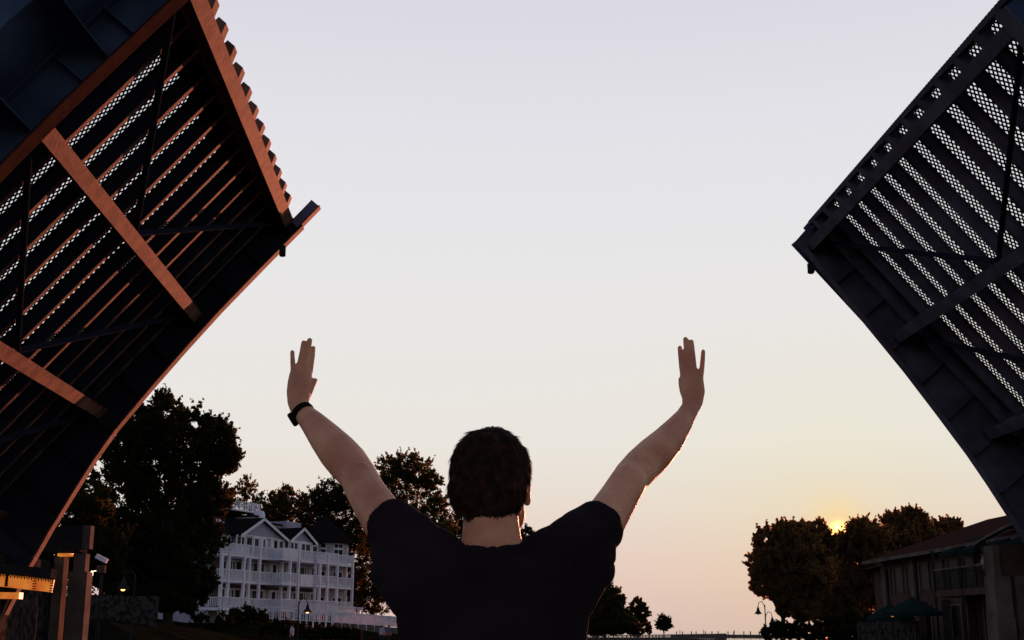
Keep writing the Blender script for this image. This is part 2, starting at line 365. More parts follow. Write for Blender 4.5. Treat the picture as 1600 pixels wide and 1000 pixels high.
    # tip details
    if side == 'L':
        for j in range(13):
            y = 23.0 + 1.1 * j; mb = MB()
            x = HX + .17
            poly = [(0, .40), (.52, .62), (.52, .84), (0, .84)]
            mb.prism(poly, (x, Y(y) - .16, 0), (1, 0, 0), (0, 0, 1), (0, 1, 0), .32); mb.build('tip_bracket', st, root)
        mb = MB(); bx(mb, HX + .03, HX + .22, YN + .3, YF - .3, .742, .82); mb.build('tip_plate', st, root)
        mb = MB(); bx(mb, HX - .75, HX + .02, YN + .25, YF - .25, .784, .80); mb.build('deck_plate', M['brace'], root)
        for yw in (YF, YN):                       # lock bars that meet the other leaf
            mb = MB(); bx(mb, HX + .1, HX + 1.02, yw - .13, yw + .13, -.19, .09); mb.build('lock_bar', M['shadesteel'], root)
            mb = MB(); bx(mb, HX + .255, HX + 1.04, yw - .16, yw + .16, -.235, -.195); mb.build('lock_plate', st, root)
    else:
        mb = MB(); bx(mb, HX + .37, HX + .40, YN - .2, YF + .2, .44, .83); bx(mb, HX + .40, HX + .46, YN - .2, YF + .2, .44, .47); mb.build('tip_plate', st, root)
        mb = MB()
        for y in np.arange(YN - .1, YF + .2, .16): bx(mb, HX + .30, HX + .52, y, y + .08, .70, .80)
        mb.build('finger_joint', st, root)
        for j in range(13):
            y = 22.4 + 1.1 * j; mb = MB(); bx(mb, HX + .0, HX + .365, y - .12, y + .12, .44, .74); mb.build('tip_bracket', st, root)
    # counterweight arm behind the hinge
    mb = MB(); bx(mb, HX - 16, HX - 13.35, YN + .3, YF - .3, -1.4, .5); mb.build('counterweight', M['concrete'], root)
    # little navigation lamp hung under the far corner of the tip
    p = W(441.5, 391, 36.1) if side == 'L' else W(1267, 418, 36.1)
    Mi = (Matrix.Translation(hinge) @ Euler(root.rotation_euler).to_matrix().to_4x4()).inverted()
    mb = MB(); mb.box(-.085, .085, -.085, .085, -.17, .13); mb.lathe([(.0, -.2), (.07, -.19), (.07, -.17)], (0, 0, 0), 12); mb.bar((0, .02, .13), (0, .06, .22), .05, .05)
    o = mb.build('navigation_lamp', M['darksteel'], root); o.matrix_local = Mi @ Matrix.Translation(p)
    return root
leaf('L', -5.016, 11.778 + CAMZ, R(49.06), 'raised left drawbridge leaf, its beams lit orange by the low sun')
leaf('R', 10.548, 11.403 + CAMZ, R(49.64), 'raised right drawbridge leaf, dark underside with sky shining through its grating')

# ------------------------------------------------------------------ bridge piers
def pier(side):
    sg = -1 if side == 'L' else 1
    if side == 'L':
        root = thing('bridge_pier', 'left bridge pier with pale concrete pillar and glowing amber light strip', 'bridge pier', (-13.0, 36, 0))
        P = lambda px, py, Y: W(px, py, Y) - Vector((-13.0, 36, 0))
        p0 = P(117, 1000, 40.5); x = p0.x; y = p0.y
        mb = MB(); mb.box(x - .26, x + .30, y - .3, y + .3, -1.2, 4.0); mb.build('pillar', M['concrete'], root)
        mb = MB(); mb.box(x - .16, x + .2, y - .25, y + .2, 4.003, 4.55); mb.build('pillar', M['concrete'], root)
        mb = MB(); mb.box(x + .03, x + .27, y - .2, y + .2, 4.70, 5.42); mb.build('pillar_cap', M['concrete'], root)
        mb = MB(); mb.box(x - 1.6, x + .02, y - .35, y + .5, 4.60, 5.38); mb.build('machinery_box', M['darksteel'], root)
        mb = MB(); mb.box(x - .75, x - .45, y - .25, y + .25, -1.2, 4.45); mb.build('pillar', M['concrete'], root)
        mb = MB(); mb.box(x - .62, x - .22, y - .42, y - .12, 4.46, 4.55); mb.build('lamp', M['amber'], root)  # glowing sliver stands for the lit underside of the box
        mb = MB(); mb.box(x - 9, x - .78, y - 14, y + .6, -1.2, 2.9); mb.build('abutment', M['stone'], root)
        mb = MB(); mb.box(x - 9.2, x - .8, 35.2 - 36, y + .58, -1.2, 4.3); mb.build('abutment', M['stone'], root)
        # lit strip of windows under the roadway
        Yl = 34.0; a = P(-40, 892, Yl); c = P(84, 906, Yl); hgt = .32
        mb = MB(); mb.bar(a - Vector((0, 0, hgt / 2)), c - Vector((0, 0, hgt / 2)), .05, hgt); mb.build('light_strip', M['amber'], root)
        d = (c - a)
        mb = MB()
        mb.bar(a + Vector((-.2, -.1, .15)), c + Vector((.02, -.1, .15)), .5, .24)
        mb.build('canopy', M['darksteel'], root)
        mb = MB()
        for i in range(46): q = a + d * (i + .5) / 46; mb.box(q.x - .012, q.x + .012, q.y - .06, q.y - .035, q.z - .04 - .03 * (i % 2), q.z + .05)
        for f in (.42, .77, .985):
            for k in range(4): q = a + d * f; mb.box(q.x - .045, q.x + .045, q.y - .06, q.y - .03, q.z - .10 - .065 * k, q.z - .075 - .065 * k)
        q = a + d * .42; mb.box(q.x - .03, q.x + .03, q.y - .06, q.y - .03, q.z - .3, q.z)
        mb.build('strip_bars', M['darksteel'], root)
        mb = MB(); mb.bar(P(-30, 930, Yl - .3), P(33, 931, Yl - .3), .3, .16); mb.build('lower_lit_slab', M['amber'], root)  # slab lit orange, painted by giving it its own glow
        mb = MB(); mb.tube([P(15, 934, Yl), P(0, 968, Yl), P(-20, 1010, Yl)], [.03] * 3, 8); mb.build('pipe', M['concrete'], root)
        q = P(87, 829, 42); mb = MB(); mb.prism([(-.09, -.12), (.1, -.12), (.1, .16)], q, (1, 0, 0), (0, 0, 1), (0, 1, 0), .06); mb.build('lamp', M['amber'], root)
    else:
        root = thing('bridge_pier', 'right bridge pier, stepped concrete pillar in shade beside the restaurant balcony', 'bridge pier', (17.5, 38, 0))
        P = lambda px, py, Y: W(px, py, Y) - Vector((17.5, 38, 0))
        p = P(1560, 1000, 38)
        mb = MB(); mb.box(p.x - .1, p.x + .45, -.3, .5, -1.2, 2.6); mb.build('pillar', M['concrete'], root)
        mb = MB(); mb.box(p.x - .08, p.x + .42, -.28, .48, 2.603, 3.82); mb.build('pillar', M['concrete'], root)
        mb = MB(); mb.box(p.x - .02, p.x + .18, -.2, .4, 3.823, 4.72); mb.build('pillar', M['concrete'], root)
        mb = MB(); mb.box(p.x + .19, p.x + 4, -.1, 1.0, 3.83, 4.75); mb.build('machinery_box', M['tan'], root)
        mb = MB(); mb.box(p.x + .62, p.x + .95, -.1, .6, -1.2, 3.82); mb.build('pillar', M['concrete'], root)
        mb = MB(); mb.box(p.x + 1.0, p.x + 10, -16, 1.2, -1.2, 3.1); mb.build('abutment', M['concrete'], root)
pier('L'); pier('R')

# ------------------------------------------------------------------ the person
YP = 2.5
def pp(px, py, y=YP): return W(px, py, y)
def pr(r, y=YP): return r * y / F
def person_main():
    foot = .82
    root = thing('person', 'person seen from behind in a dark t-shirt, both arms raised, dark wristwatch', 'person', (pp(768, 900).x, YP, foot))
    off = root.location.copy()
    mb = MB()
    def tb(spec, n=16, depth=1.0, ref=(0, 1, 0)):     # (px, py, Y, half width px[, depth half px])
        P = [pp(s[0], s[1], s[2]) - off for s in spec]; A = [pr(s[3], s[2]) for s in spec]
        B = [pr(s[4], s[2]) if len(s) > 4 else a * depth for s, a in zip(spec, A)]
        mb.rtube(P, A, n, B, ref)
    def tf(spec, n=24):
        mb.tube([pp(s_[0], s_[1], s_[2]) - off for s_ in spec], [pr(s_[3], s_[2]) for s_ in spec], n, [pr(s_[4], s_[2]) for s_ in spec])
    # arms (shoulder, elbow, wrist)
    tb([(655, 872, 2.50, 28), (628, 843, 2.53, 31), (601, 814, 2.57, 35), (577, 777, 2.63, 31), (562, 752, 2.68, 28.5)])
    tb([(577, 777, 2.63, 30), (560, 744, 2.69, 29), (543, 723, 2.73, 31.5), (527, 705, 2.76, 30.5), (508, 683, 2.80, 26), (490, 662, 2.84, 20.5), (477, 648, 2.87, 16.5, 13.5), (469, 637, 2.885, 15.5, 12.5)])
    tb([(885, 872, 2.50, 28), (915, 845, 2.53, 31), (943, 816, 2.57, 34.5), (966, 779, 2.63, 30.5), (982, 752, 2.67, 28.5)])
    tb([(966, 779, 2.63, 29), (986, 746, 2.69, 28.5), (1003, 728, 2.73, 29.5), (1022, 710, 2.76, 29), (1042, 690, 2.80, 25.5), (1060, 667, 2.84, 20), (1071, 651, 2.87, 16, 13), (1079, 637, 2.885, 14.5, 12)])
    # elbows
    mb.ell(pp(562, 746, 2.665) - off, .030, .026, .034); mb.ell(pp(983, 748, 2.665) - off, .030, .026, .034)
    # hands
    def hand(wr, palm, fingers, thumb):
        y0 = 2.885
        tb([(wr[0], wr[1], y0, wr[2], 11.5)] + [(x, y, y0 + .012 * (i + 1), h, d) for i, (x, y, h, d) in enumerate(palm)], 16)
        for pts, r0, dy in fingers:
            k = len(pts); tb([(x, y, y0 + .035 + dy + .012 * i, r0 * (1.12 - .09 * i), r0 * (1.12 - .09 * i) * 1.05) for i, (x, y) in enumerate(pts)], 10)
        k = len(thumb); tb([(x, y, y0 + .03 + .009 * i, 6.6 - .85 * i) for i, (x, y) in enumerate(thumb)], 10)
    hand((469, 640, 15.5), [(466, 628, 17.0, 12), (466.5, 612, 19.0, 12.5), (468, 596, 18.8, 11), (470, 583, 17.6, 9)],
         [([(458.5, 591), (458, 577), (457.2, 562), (456.8, 550)], 4.3, 0), ([(466.5, 588), (469, 569), (472, 551), (474.5, 535.5)], 4.9, .0),
          ([(475, 587), (478, 568), (481, 549), (484, 531.5)], 5.0, .006), ([(482, 590), (485.5, 573), (488, 557), (489.5, 544)], 4.7, .016)],
         [(478, 622), (484, 610), (489, 600), (492.5, 594)])
    hand((1079, 638, 14.5), [(1082, 627, 17, 12), (1083, 611, 19.3, 12.5), (1081.5, 596, 19, 11), (1079.5, 583, 17.6, 9)],
         [([(1094.5, 591), (1096.5, 577), (1098, 562), (1098.7, 549)], 4.3, 0), ([(1084.5, 588), (1083.5, 569), (1082, 551), (1080.3, 534)], 4.9, .0),
          ([(1076, 587), (1074.5, 568), (1072.8, 548), (1071, 530)], 5.0, .006), ([(1068, 590), (1065.5, 573), (1063.5, 556), (1062.3, 543.5)], 4.7, .016)],
         [(1072, 622), (1067, 610), (1064.5, 600), (1063.5, 593)])
    # neck, trunk, hips, legs
    tb([(767, 790, 2.52, 43, 44), (767, 820, 2.505, 43.5, 45), (768, 845, 2.50, 47, 47), (768, 870, 2.50, 62, 50)], 20)
    tf([(768, 876, 2.50, 60, 46), (768, 892, 2.50, 112, 58), (769, 930, 2.49, 130, 76), (769, 1000, 2.49, 126, 82), (769, 1080, 2.5, 112, 76), (769, 1170, 2.5, 112, 80), (769, 1230, 2.5, 122, 86), (769, 1290, 2.5, 125, 88)], 24)
    tb([(700, 885, 2.5, 34, 40), (662, 868, 2.51, 32, 36)]); tb([(838, 885, 2.5, 34, 40), (878, 868, 2.51, 32, 36)])
    for sx in (-1, 1):
        x0 = sx * .095
        mb.rtube([(x0 * .95, 0, .92), (x0 * 1.05, .0, .70), (x0 * 1.12, .01, .50), (x0 * 1.15, -.015, .34), (x0 * 1.18, -.005, .08)], [.088, .078, .056, .055, .038], 14)
        mb.rtube([(x0 * 1.18, -.03, .045), (x0 * 1.3, .17, .03)], [.042, .04], 12, [.035, .025], ref=(0, 0, 1))
    # head, turned a little to the right
    hc = pp(767, 751, 2.53) - off; rot = Euler((0, 0, R(-14))).to_matrix()
    def hp(x, y, z_): return hc + rot @ Vector((x, y, z_))
    mb.ell(hc + Vector((0, -.004, .012)), .0735, .091, .088, 28, 20, rot)
    mb.ell(hp(0, .045, -.045), .058, .052, .066, 24, 16, rot); mb.ell(hp(0, .078, -.088), .03, .026, .024)
    mb.ell(hp(.028, .040, -.065), .034, .045, .038); mb.ell(hp(-.028, .040, -.065), .034, .045, .038)
    mb.rtube([hp(0, .092, .0), hp(0, .114, -.038)], [.009, .014], 10); mb.ell(hp(0, .101, -.066), .022, .009, .009)
    for sx in (-1, 1):
        mb.ell(hp(sx * .03, .088, .022), .018, .009, .006); mb.ell(hp(sx * .031, .083, .006), .014, .012, .009)
        mb.ell(hp(sx * .0725, .004, -.020), .0075, .016, .029, 14, 10, rot @ Euler((R(8), 0, sx * R(22))).to_matrix())
        mb.ell(hp(sx * .073, .004, -.04), .008, .011, .012, 12, 8, rot)
    mb.grow('body', M['skin'], root, .0031, 2)
    # hair: a cap of clumps over the back of the head, ragged at its rim
    hb = MB()
    hb.ell(hp(0, -.006, .018), .081, .098, .088, 32, 24, rot)
    hb.ell(hp(0, -.008, .046), .071, .088, .056, 28, 18, rot)
    hb.ell(hp(0, -.032, -.02), .0785, .070, .074, 28, 18, rot)
    hb.ell(hp(0, -.042, -.058), .062, .046, .034, 24, 14, rot)
    def cut(co):                                   # keep the face and ears clear
        q = rot.inverted() @ (co - hc); return q
    o = hb.grow('hair', M['hair'], root, .0045, 2)
    bm = bmesh.new(); bm.from_mesh(o.data); kill = []
    for v in bm.verts:
        q = cut(v.co); lim = -.082 + .006 * noise.noise(v.co * 60) + .010 * abs(q.x) / .06
        if q.y > .066 - max(0, q.z - .05) * .15 and q.z < .066: kill.append(v)
        elif q.y > -.004 and q.z < -.005 + (.02 if q.y > .02 else 0): kill.append(v)
        elif q.z < lim: kill.append(v)
    bmesh.ops.delete(bm, geom=kill, context='VERTS')
    for v in bm.verts:
        q = cut(v.co); v.co += v.normal * (.0035 * noise.noise(q * 45) + .002 * noise.noise(q * 110))
    # strands lying down over the cap
    bm.verts.ensure_lookup_table(); bm.normal_update(); base = [(v.co.copy(), v.normal.copy()) for v in bm.verts]; rnd = random.Random(5)
    crown = hp(.012, -.03, .115)
    for k in range(5200):
        p, n = rnd.choice(base); away = (p - crown); away -= n * away.dot(n)
        if away.length < 1e-4: continue
        tdir = (away.normalized() * .8 + Vector((rnd.uniform(-.5, .5), rnd.uniform(-.5, .5), -.35))); tdir -= n * tdir.dot(n); tdir.normalize()
        L_ = rnd.uniform(.010, .022); sd = n.cross(tdir).normalized() * rnd.uniform(.0009, .0020); lift = rnd.uniform(.0004, .0022)
        a = bm.verts.new(p - sd - n * .001); b_ = bm.verts.new(p + sd - n * .001); c = bm.verts.new(p + tdir * L_ * .55 + n * lift + sd * .6); d = bm.verts.new(p + tdir * L_ * .55 + n * lift - sd * .6)
        e = bm.verts.new(p + tdir * L_ + n * lift * .5); bm.faces.new((a, b_, c, d)); bm.faces.new((d, c, e))
    bm.to_mesh(o.data); bm.free(); o.data.polygons.foreach_set('use_smooth', [True] * len(o.data.polygons))
    # t-shirt
    mb = MB()
    tf([(768, 866, 2.50, 54, 50), (768, 874, 2.50, 84, 62), (768, 886, 2.50, 128, 72), (768, 905, 2.495, 152, 86), (769, 940, 2.49, 152, 94), (769, 975, 2.49, 143, 93), (769, 1010, 2.49, 139, 92), (769, 1080, 2.49, 132, 88), (769, 1160, 2.5, 134, 92), (769, 1215, 2.5, 140, 98)], 28)
    # shoulder caps and sleeves
    tf([(720, 888, 2.5, 30, 44), (700, 878, 2.5, 38, 50), (668, 866, 2.5, 45, 52), (640, 848, 2.52, 47, 49), (619, 832, 2.545, 44, 45), (606, 821, 2.563, 42, 43), (603, 818.5, 2.567, 40, 41)], 24)
    tf([(818, 888, 2.5, 30, 44), (838, 878, 2.5, 38, 50), (872, 866, 2.5, 45, 52), (900, 848, 2.52, 47, 49), (923, 832, 2.545, 44, 45), (937, 821, 2.563, 41, 43), (940, 818.5, 2.567, 39, 41)], 24)
    # cloth hanging from the sleeves to the ribs
    tb([(606, 858, 2.53, 27, 34), (616, 890, 2.51, 36, 44), (640, 925, 2.5, 36, 48), (660, 965, 2.49, 34, 52)], 18)
    tb([(935, 858, 2.53, 26, 34), (924, 886, 2.51, 37, 44), (898, 920, 2.5, 38, 48), (878, 965, 2.49, 34, 52)], 18)
    # collar ring
    ring = []
    for k in range(25):
        a = 2 * math.pi * k / 24; ring.append(pp(769 + 52 * math.cos(a), 850 + 12 * -math.sin(a), 2.5) - off + Vector((0, .068 * math.sin(a), 0)))
    for a, c in zip(ring, ring[1:]): mb.rtube([a, c], [.0065, .0065], 8)
    tb([(722, 864, 2.5, 15, 38), (700, 862, 2.5, 20, 42), (672, 858, 2.5, 30, 44)]); tb([(816, 864, 2.5, 15, 38), (838, 862, 2.5, 20, 42), (866, 856, 2.5, 30, 44)])
    def folds(co):
        q = co; s = noise.noise((q.x * 9 + q.z * 5, q.y * 6, q.z * 14 - abs(q.x) * 10)); r_ = noise.noise((q.x * 26, q.y * 20, q.z * 30))
        f = math.sin((abs(q.x) * .9 + q.z * 1.15) * 55 + 3 * noise.noise((q.x * 7, 1, q.z * 7))); m_ = max(0, noise.noise((q.x * 5 + 3, q.y * 5, q.z * 5)) + .25)
        cr = noise.noise((abs(q.x) * 7 + q.z * 9, q.y * 4, q.z * 11 - abs(q.x) * 13)); cr = max(0, .22 - abs(cr)) / .22; cr = cr * cr
        return .0035 + .0055 * s + .0010 * r_ + .0022 * f * m_ - .0045 * cr
    o = mb.grow('tshirt', M['shirt'], root, .006, 3, folds)
    # trousers and shoes (below the frame)
    mb = MB()
    mb.rtube([(0, 0, 1.02), (0, 0, .9)], [.165, .17], 20, [.115, .12])
    for sx in (-1, 1):
        x0 = sx * .095; mb.rtube([(x0 * .95, 0, .9), (x0 * 1.05, 0, .70), (x0 * 1.12, .01, .50), (x0 * 1.15, -.015, .34), (x0 * 1.18, -.005, .09)], [.1, .092, .073, .07, .062], 16)
    mb.grow('jeans', M['jeans'], root, .01, 3)
    for sx in (-1, 1):
        x0 = sx * .095; mb = MB(); mb.rtube([(x0 * 1.17, -.045, .05), (x0 * 1.25, .08, .048), (x0 * 1.32, .19, .035)], [.05, .052, .045], 14, [.045, .045, .03], ref=(0, 0, 1)); mb.grow('shoe', M['shoe'], root, .008, 2)
    # wristwatch
    wc = pp(473.5, 645.5, 2.876) - off; ax = (pp(469, 637, 2.885) - pp(490, 662, 2.84)).normalized(); mb = MB()
    rf = Vector((0, 1, 0)); b_ = (rf - ax * rf.dot(ax)).normalized(); a_ = ax.cross(b_)
    ri, ro, hw = .0215, .0265, .0085; n = 36; vs = []; fs = []
    for k in range(n):
        t_ = 2 * math.pi * k / n; dr = a_ * math.cos(t_) + b_ * (math.sin(t_) * .86)
        for r_, h_ in ((ri, -hw), (ro, -hw), (ro + .0008, 0), (ro, hw), (ri, hw)): vs.append(wc + dr * r_ + ax * h_)
    for k in range(n):
        for j in range(5): fs.append((k * 5 + j, k * 5 + (j + 1) % 5, ((k + 1) % n) * 5 + (j + 1) % 5, ((k + 1) % n) * 5 + j))
    wt = MB().add(vs, fs).build('wristwatch', M['strap'], root, True)
    mb = MB(); out = (pp(455, 657, 2.876) - off - wc).normalized(); q = wc + out * .025
    mb.tube([q - out * .003, q, q + out * .007, q + out * .0085], [.0165, .0175, .0165, .013], 20, ref=tuple(ax)); mb.build('watch_case', M['strap'], wt, True)
    return root
person_main()

# the boat deck under the person and the camera, all below the frame
bt = thing('boat', 'white open motorboat carrying the person with raised arms', 'boat', (0, 1, 0))
mb = MB(); secs = [(-5, 1.15, .95), (-3, 1.3, .98), (0, 1.35, 1.02), (2.5, 1.15, 1.08), (4, .75, 1.15), (5, .08, 1.22)]; vs = []; fs = []
for y, hw, top in secs: vs += [(-hw, y, top), (-hw * .85, y, .25), (0, y, -.3 if y < 4.5 else .2), (hw * .85, y, .25), (hw, y, top)]
for i in range(len(secs) - 1):
    for j in range(4): fs.append((i * 5 + j, i * 5 + j + 1, i * 5 + 6 + j, i * 5 + 5 + j))
fs.append((0, 1, 2, 3, 4)); MB().add(vs, fs).build('hull', M['boat'], bt)
vs = []; fs = []
for y, hw, top in secs: vs += [(-hw * .985, y, .815), (hw * .985, y, .815)]
for i in range(len(secs) - 1): fs.append((2 * i, 2 * i + 1, 2 * i + 3, 2 * i + 2))
MB().add(vs, fs).build('deck', M['boat'], bt)

# ------------------------------------------------------------------ trees
def leaves(name, m, parent, clumps, size, per, rng):
    C = np.array([c[:3] for c in clumps]); Rr = np.array([c[3] for c in clumps]); wt = np.clip((Rr / np.percentile(Rr, 80)) ** 2, .06, 1.15); cnt = np.maximum(3, (per * wt).astype(int)); n = int(cnt.sum())
    idx = np.repeat(np.arange(len(C)), cnt); d = rng.normal(size=(n, 3)); d /= np.linalg.norm(d, axis=1)[:, None]
    rad = rng.random(n) ** .5; ctr = C[idx] + d * (Rr[idx] * rad)[:, None] * np.array([1, 1, .8])
    a = rng.normal(size=(n, 3)); a /= np.linalg.norm(a, axis=1)[:, None]; b = rng.normal(size=(n, 3)); b -= a * (a * b).sum(1)[:, None]; b /= np.linalg.norm(b, axis=1)[:, None]
    s = size * rng.uniform(.55, 1.25, n)[:, None]
    V = np.stack([ctr - a * s * .6, ctr + b * s * .34, ctr + a * s * .6, ctr - b * s * .34], 1).reshape(-1, 3)
    me = bpy.data.meshes.new(name); me.vertices.add(4 * n); me.vertices.foreach_set('co', V.ravel()); me.loops.add(4 * n); me.loops.foreach_set('vertex_index', np.arange(4 * n, dtype=np.int32))
    me.polygons.add(n); me.polygons.foreach_set('loop_start', np.arange(0, 4 * n, 4, dtype=np.int32)); me.polygons.foreach_set('loop_total', np.full(n, 4, dtype=np.int32)); me.update(); me.materials.append(m)
    o = bpy.data.objects.new(name, me); COL.objects.link(o); o.parent = parent; return o
def tree(name, label, cat, px, Y, lobes, leafsize=.34, per=34, dens=1.0, m='leaf', group=None, trunk=True, ground=None, seed=1, clump=.26):
    """lobes: (px, py, radius px) blobs of the crown, seen at depth Y; each gets its own depth and limb"""
    rng = np.random.default_rng(seed); base = W(px, 985, Y); base.z = (ground if ground is not None else (hl if px < 800 else (hl if px < 1100 else hr))(base.x, base.y)) - .15
    root = thing(name, label, cat, base, group=group); off = np.array(base); clumps = []; ctrs = []
    for i, (lx, ly, lr) in enumerate(lobes):
        r = lr * Y / F; dy = rng.uniform(-1, 1) * r * .9; c = np.array(W(lx, ly, Y)) - off; c[1] += dy; ctrs.append((c, r))
        k = int(max(6, 30 * dens))
        for _ in range(k):
            d = rng.normal(size=3); d /= np.linalg.norm(d); q = rng.uniform(.35, 1.0) ** .6
            clumps.append((*(c + d * r * q * np.array([1, 1, .92])), r * rng.uniform(clump * .7, clump * 1.25)))
            if rng.random() < .75:                    # loose sprigs that break up the outline
                d = rng.normal(size=3); d[2] += .5; d /= np.linalg.norm(d); p = c + d * r * .95; g = d * .7 + np.array([0, 0, .5]) + rng.normal(size=3) * .35; ln = r * rng.uniform(.12, .42)
                for q in (0, .3, .6, .85, 1.1): clumps.append((*(p + g * ln * q + rng.normal(size=3) * r * .03), r * .12 * (1.15 - .75 * q)))
    leaves('crown', M[m], root, clumps, leafsize * .68, int(per * 1.7), rng)
    if trunk:
        mb = MB(); zc = np.mean([c[0][2] for c in ctrs]); zl = min(c[0][2] for c in ctrs); cx = np.mean([c[0][0] for c in ctrs]); H = max(c[0][2] for c in ctrs)
        rt = max(.10, H * .024); fork = Vector((cx * .3, 0, max(.8, min(zl, H * .45) * .75)))
        mb.tube([(0, 0, 0), (0, 0, .3), fork * .6 , fork], [rt * 1.5, rt * 1.1, rt * .95, rt * .8], 9, ref=(0, 1, 0))
        for c, r in ctrs:
            e = Vector(c); mid = fork.lerp(e, .55) + Vector((rng.uniform(-.3, .3), rng.uniform(-.3, .3), r * .25))
            mb.tube([fork * .97, mid, e], [rt * .55, rt * .3, rt * .1], 7)
            for _ in range(4):
                d = Vector(rng.normal(size=3)).normalized(); mb.tube([mid.lerp(e, .6), e + d * r * .8], [rt * .14, rt * .03], 5)
        mb.build('trunk', M['bark'], root, True)
    return root
LG = 'trees on the left bank'; RG = 'trees on the right bank'
tree('leafy_tree', 'tall broad dark tree between the left bridge leaf and the white hotel', 'tree', 262, 118,
     [(256, 658, 36), (232, 680, 40), (280, 650, 15), (300, 700, 48), (335, 690, 34), (352, 715, 24), (240, 740, 55), (190, 700, 45), (308, 762, 50), (328, 785, 30), (200, 790, 60), (262, 820, 62), (308, 840, 36), (170, 850, 55), (225, 880, 52), (292, 890, 42), (322, 908, 18), (300, 925, 24), (210, 925, 36), (250, 930, 30)],
     leafsize=.42, per=46, dens=1.7, m='leafdark', group=LG, seed=2, clump=.30)
tree('leafy_tree', 'dark tree standing behind the left bridge pier under the raised leaf', 'tree', 120, 100,
     [(130, 790, 50), (90, 830, 60), (150, 850, 45), (60, 790, 50), (110, 900, 50), (40, 880, 50), (170, 905, 26)], leafsize=.40, per=44, dens=1.4, m='leafdark', group=LG, seed=3, clump=.30)
tree('feathery_tree', 'thin feathery tree behind the rooftop deck of the hotel', 'tree', 386, 205,
     [(382, 758, 14), (396, 772, 16), (372, 778, 15), (388, 795, 20), (405, 790, 12), (375, 810, 20), (398, 815, 15)], leafsize=.42, per=16, dens=.7, group=LG, seed=4)
tree('leafy_tree', 'loose open tree above the middle of the hotel roof', 'tree', 438, 210,
     [(430, 783, 15), (448, 776, 14), (462, 790, 15), (440, 803, 20), (418, 800, 12), (425, 820, 18), (455, 820, 22)], leafsize=.45, per=26, dens=1.2, group=LG, seed=5)
tree('leafy_tree', 'rounded dark tree rising behind the right end of the hotel', 'tree', 515, 205,
     [(490, 790, 24), (515, 780, 24), (538, 776, 20), (500, 820, 32), (545, 810, 32), (525, 850, 38), (575, 830, 30), (560, 880, 36), (590, 900, 34), (545, 920, 30), (480, 830, 20)], leafsize=.50, per=36, dens=1.3, m='leafdark', group=LG, seed=6, clump=.32)
tree('leafy_tree', 'big crowned tree seen between the raised left arm and the head', 'tree', 640, 200,
     [(610, 735, 22), (635, 728, 22), (655, 740, 24), (620, 765, 30), (675, 755, 16), (650, 780, 34), (685, 785, 16), (605, 800, 30), (680, 815, 26), (640, 830, 36), (600, 850, 40), (690, 845, 28), (630, 900, 45), (575, 930, 30)], leafsize=.48, per=34, dens=1.25, group=LG, seed=7, clump=.27)
tree('leafy_tree', 'low dark tree just left of the neck of the person', 'tree', 720, 215, [(712, 822, 16), (730, 835, 22), (700, 850, 24), (740, 865, 30), (700, 890, 30)], leafsize=.5, per=34, dens=1.0, m='leafdark', group=LG, seed=8)
tree('leafy_tree', 'small dark treetop showing above the right shoulder of the person', 'tree', 822, 230, [(822, 836, 13), (808, 845, 16), (838, 850, 14), (820, 870, 26), (845, 900, 30), (800, 905, 30)], leafsize=.5, per=34, dens=1.0, m='leafdark', group=LG, seed=9)
tree('leafy_tree', 'spreading tree at the water edge below the right elbow of the person', 'tree', 945, 175,
     [(945, 928, 17), (962, 935, 14), (930, 945, 22), (960, 955, 20), (940, 970, 22), (975, 966, 13), (915, 960, 24), (950, 950, 24), (960, 972, 20), (925, 968, 26), (985, 978, 12)], leafsize=.42, per=38, dens=1.6, group=LG, seed=10)
tree('leafy_tree', 'narrow tree right of the spreading waterside tree', 'tree', 996, 185, [(995, 946, 11), (1003, 958, 11), (990, 963, 13), (1000, 975, 11), (985, 976, 10)], leafsize=.4, per=30, dens=1.0, group=LG, seed=11)
tree('round_tree', 'small round lollipop shaped tree by the pier', 'tree', 1037, 225, [(1037, 972, 9.5), (1031, 977, 7), (1044, 976, 7), (1037, 980, 7)], leafsize=.34, per=34, dens=1.2, m='leafdark', group=LG, seed=12)
tree('conifer', 'tiny dark conifer beside the round tree', 'tree', 1014, 215, [(1014, 976, 3.4), (1014, 981, 4.6), (1013, 986, 5.5)], leafsize=.3, per=26, dens=.8, m='leafdark', group=LG, seed=13)
# right bank
tree('leafy_tree', 'leafy tree at the left edge of the right bank above the street lamp', 'tree', 1222, 98,
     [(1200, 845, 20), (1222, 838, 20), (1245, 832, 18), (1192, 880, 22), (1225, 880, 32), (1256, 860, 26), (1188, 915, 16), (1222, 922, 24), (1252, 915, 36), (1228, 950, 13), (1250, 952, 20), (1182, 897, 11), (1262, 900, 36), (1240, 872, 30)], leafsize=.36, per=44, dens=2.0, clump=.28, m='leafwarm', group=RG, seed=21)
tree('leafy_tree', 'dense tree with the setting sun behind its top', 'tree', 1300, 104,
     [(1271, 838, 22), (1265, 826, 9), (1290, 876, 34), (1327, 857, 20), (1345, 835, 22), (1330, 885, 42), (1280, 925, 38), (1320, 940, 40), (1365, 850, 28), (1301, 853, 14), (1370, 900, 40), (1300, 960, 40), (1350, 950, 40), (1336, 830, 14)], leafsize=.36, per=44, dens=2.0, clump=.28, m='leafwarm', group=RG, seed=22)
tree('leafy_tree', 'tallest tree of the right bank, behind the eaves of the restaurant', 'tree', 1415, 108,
     [(1400, 820, 20), (1425, 812, 18), (1440, 818, 14), (1412, 845, 28), (1388, 850, 24), (1445, 850, 24), (1420, 890, 36), (1380, 900, 30), (1410, 865, 34), (1440, 880, 30), (1400, 930, 34)], leafsize=.36, per=44, dens=2.0, clump=.28, m='leafwarm', group=RG, seed=23)
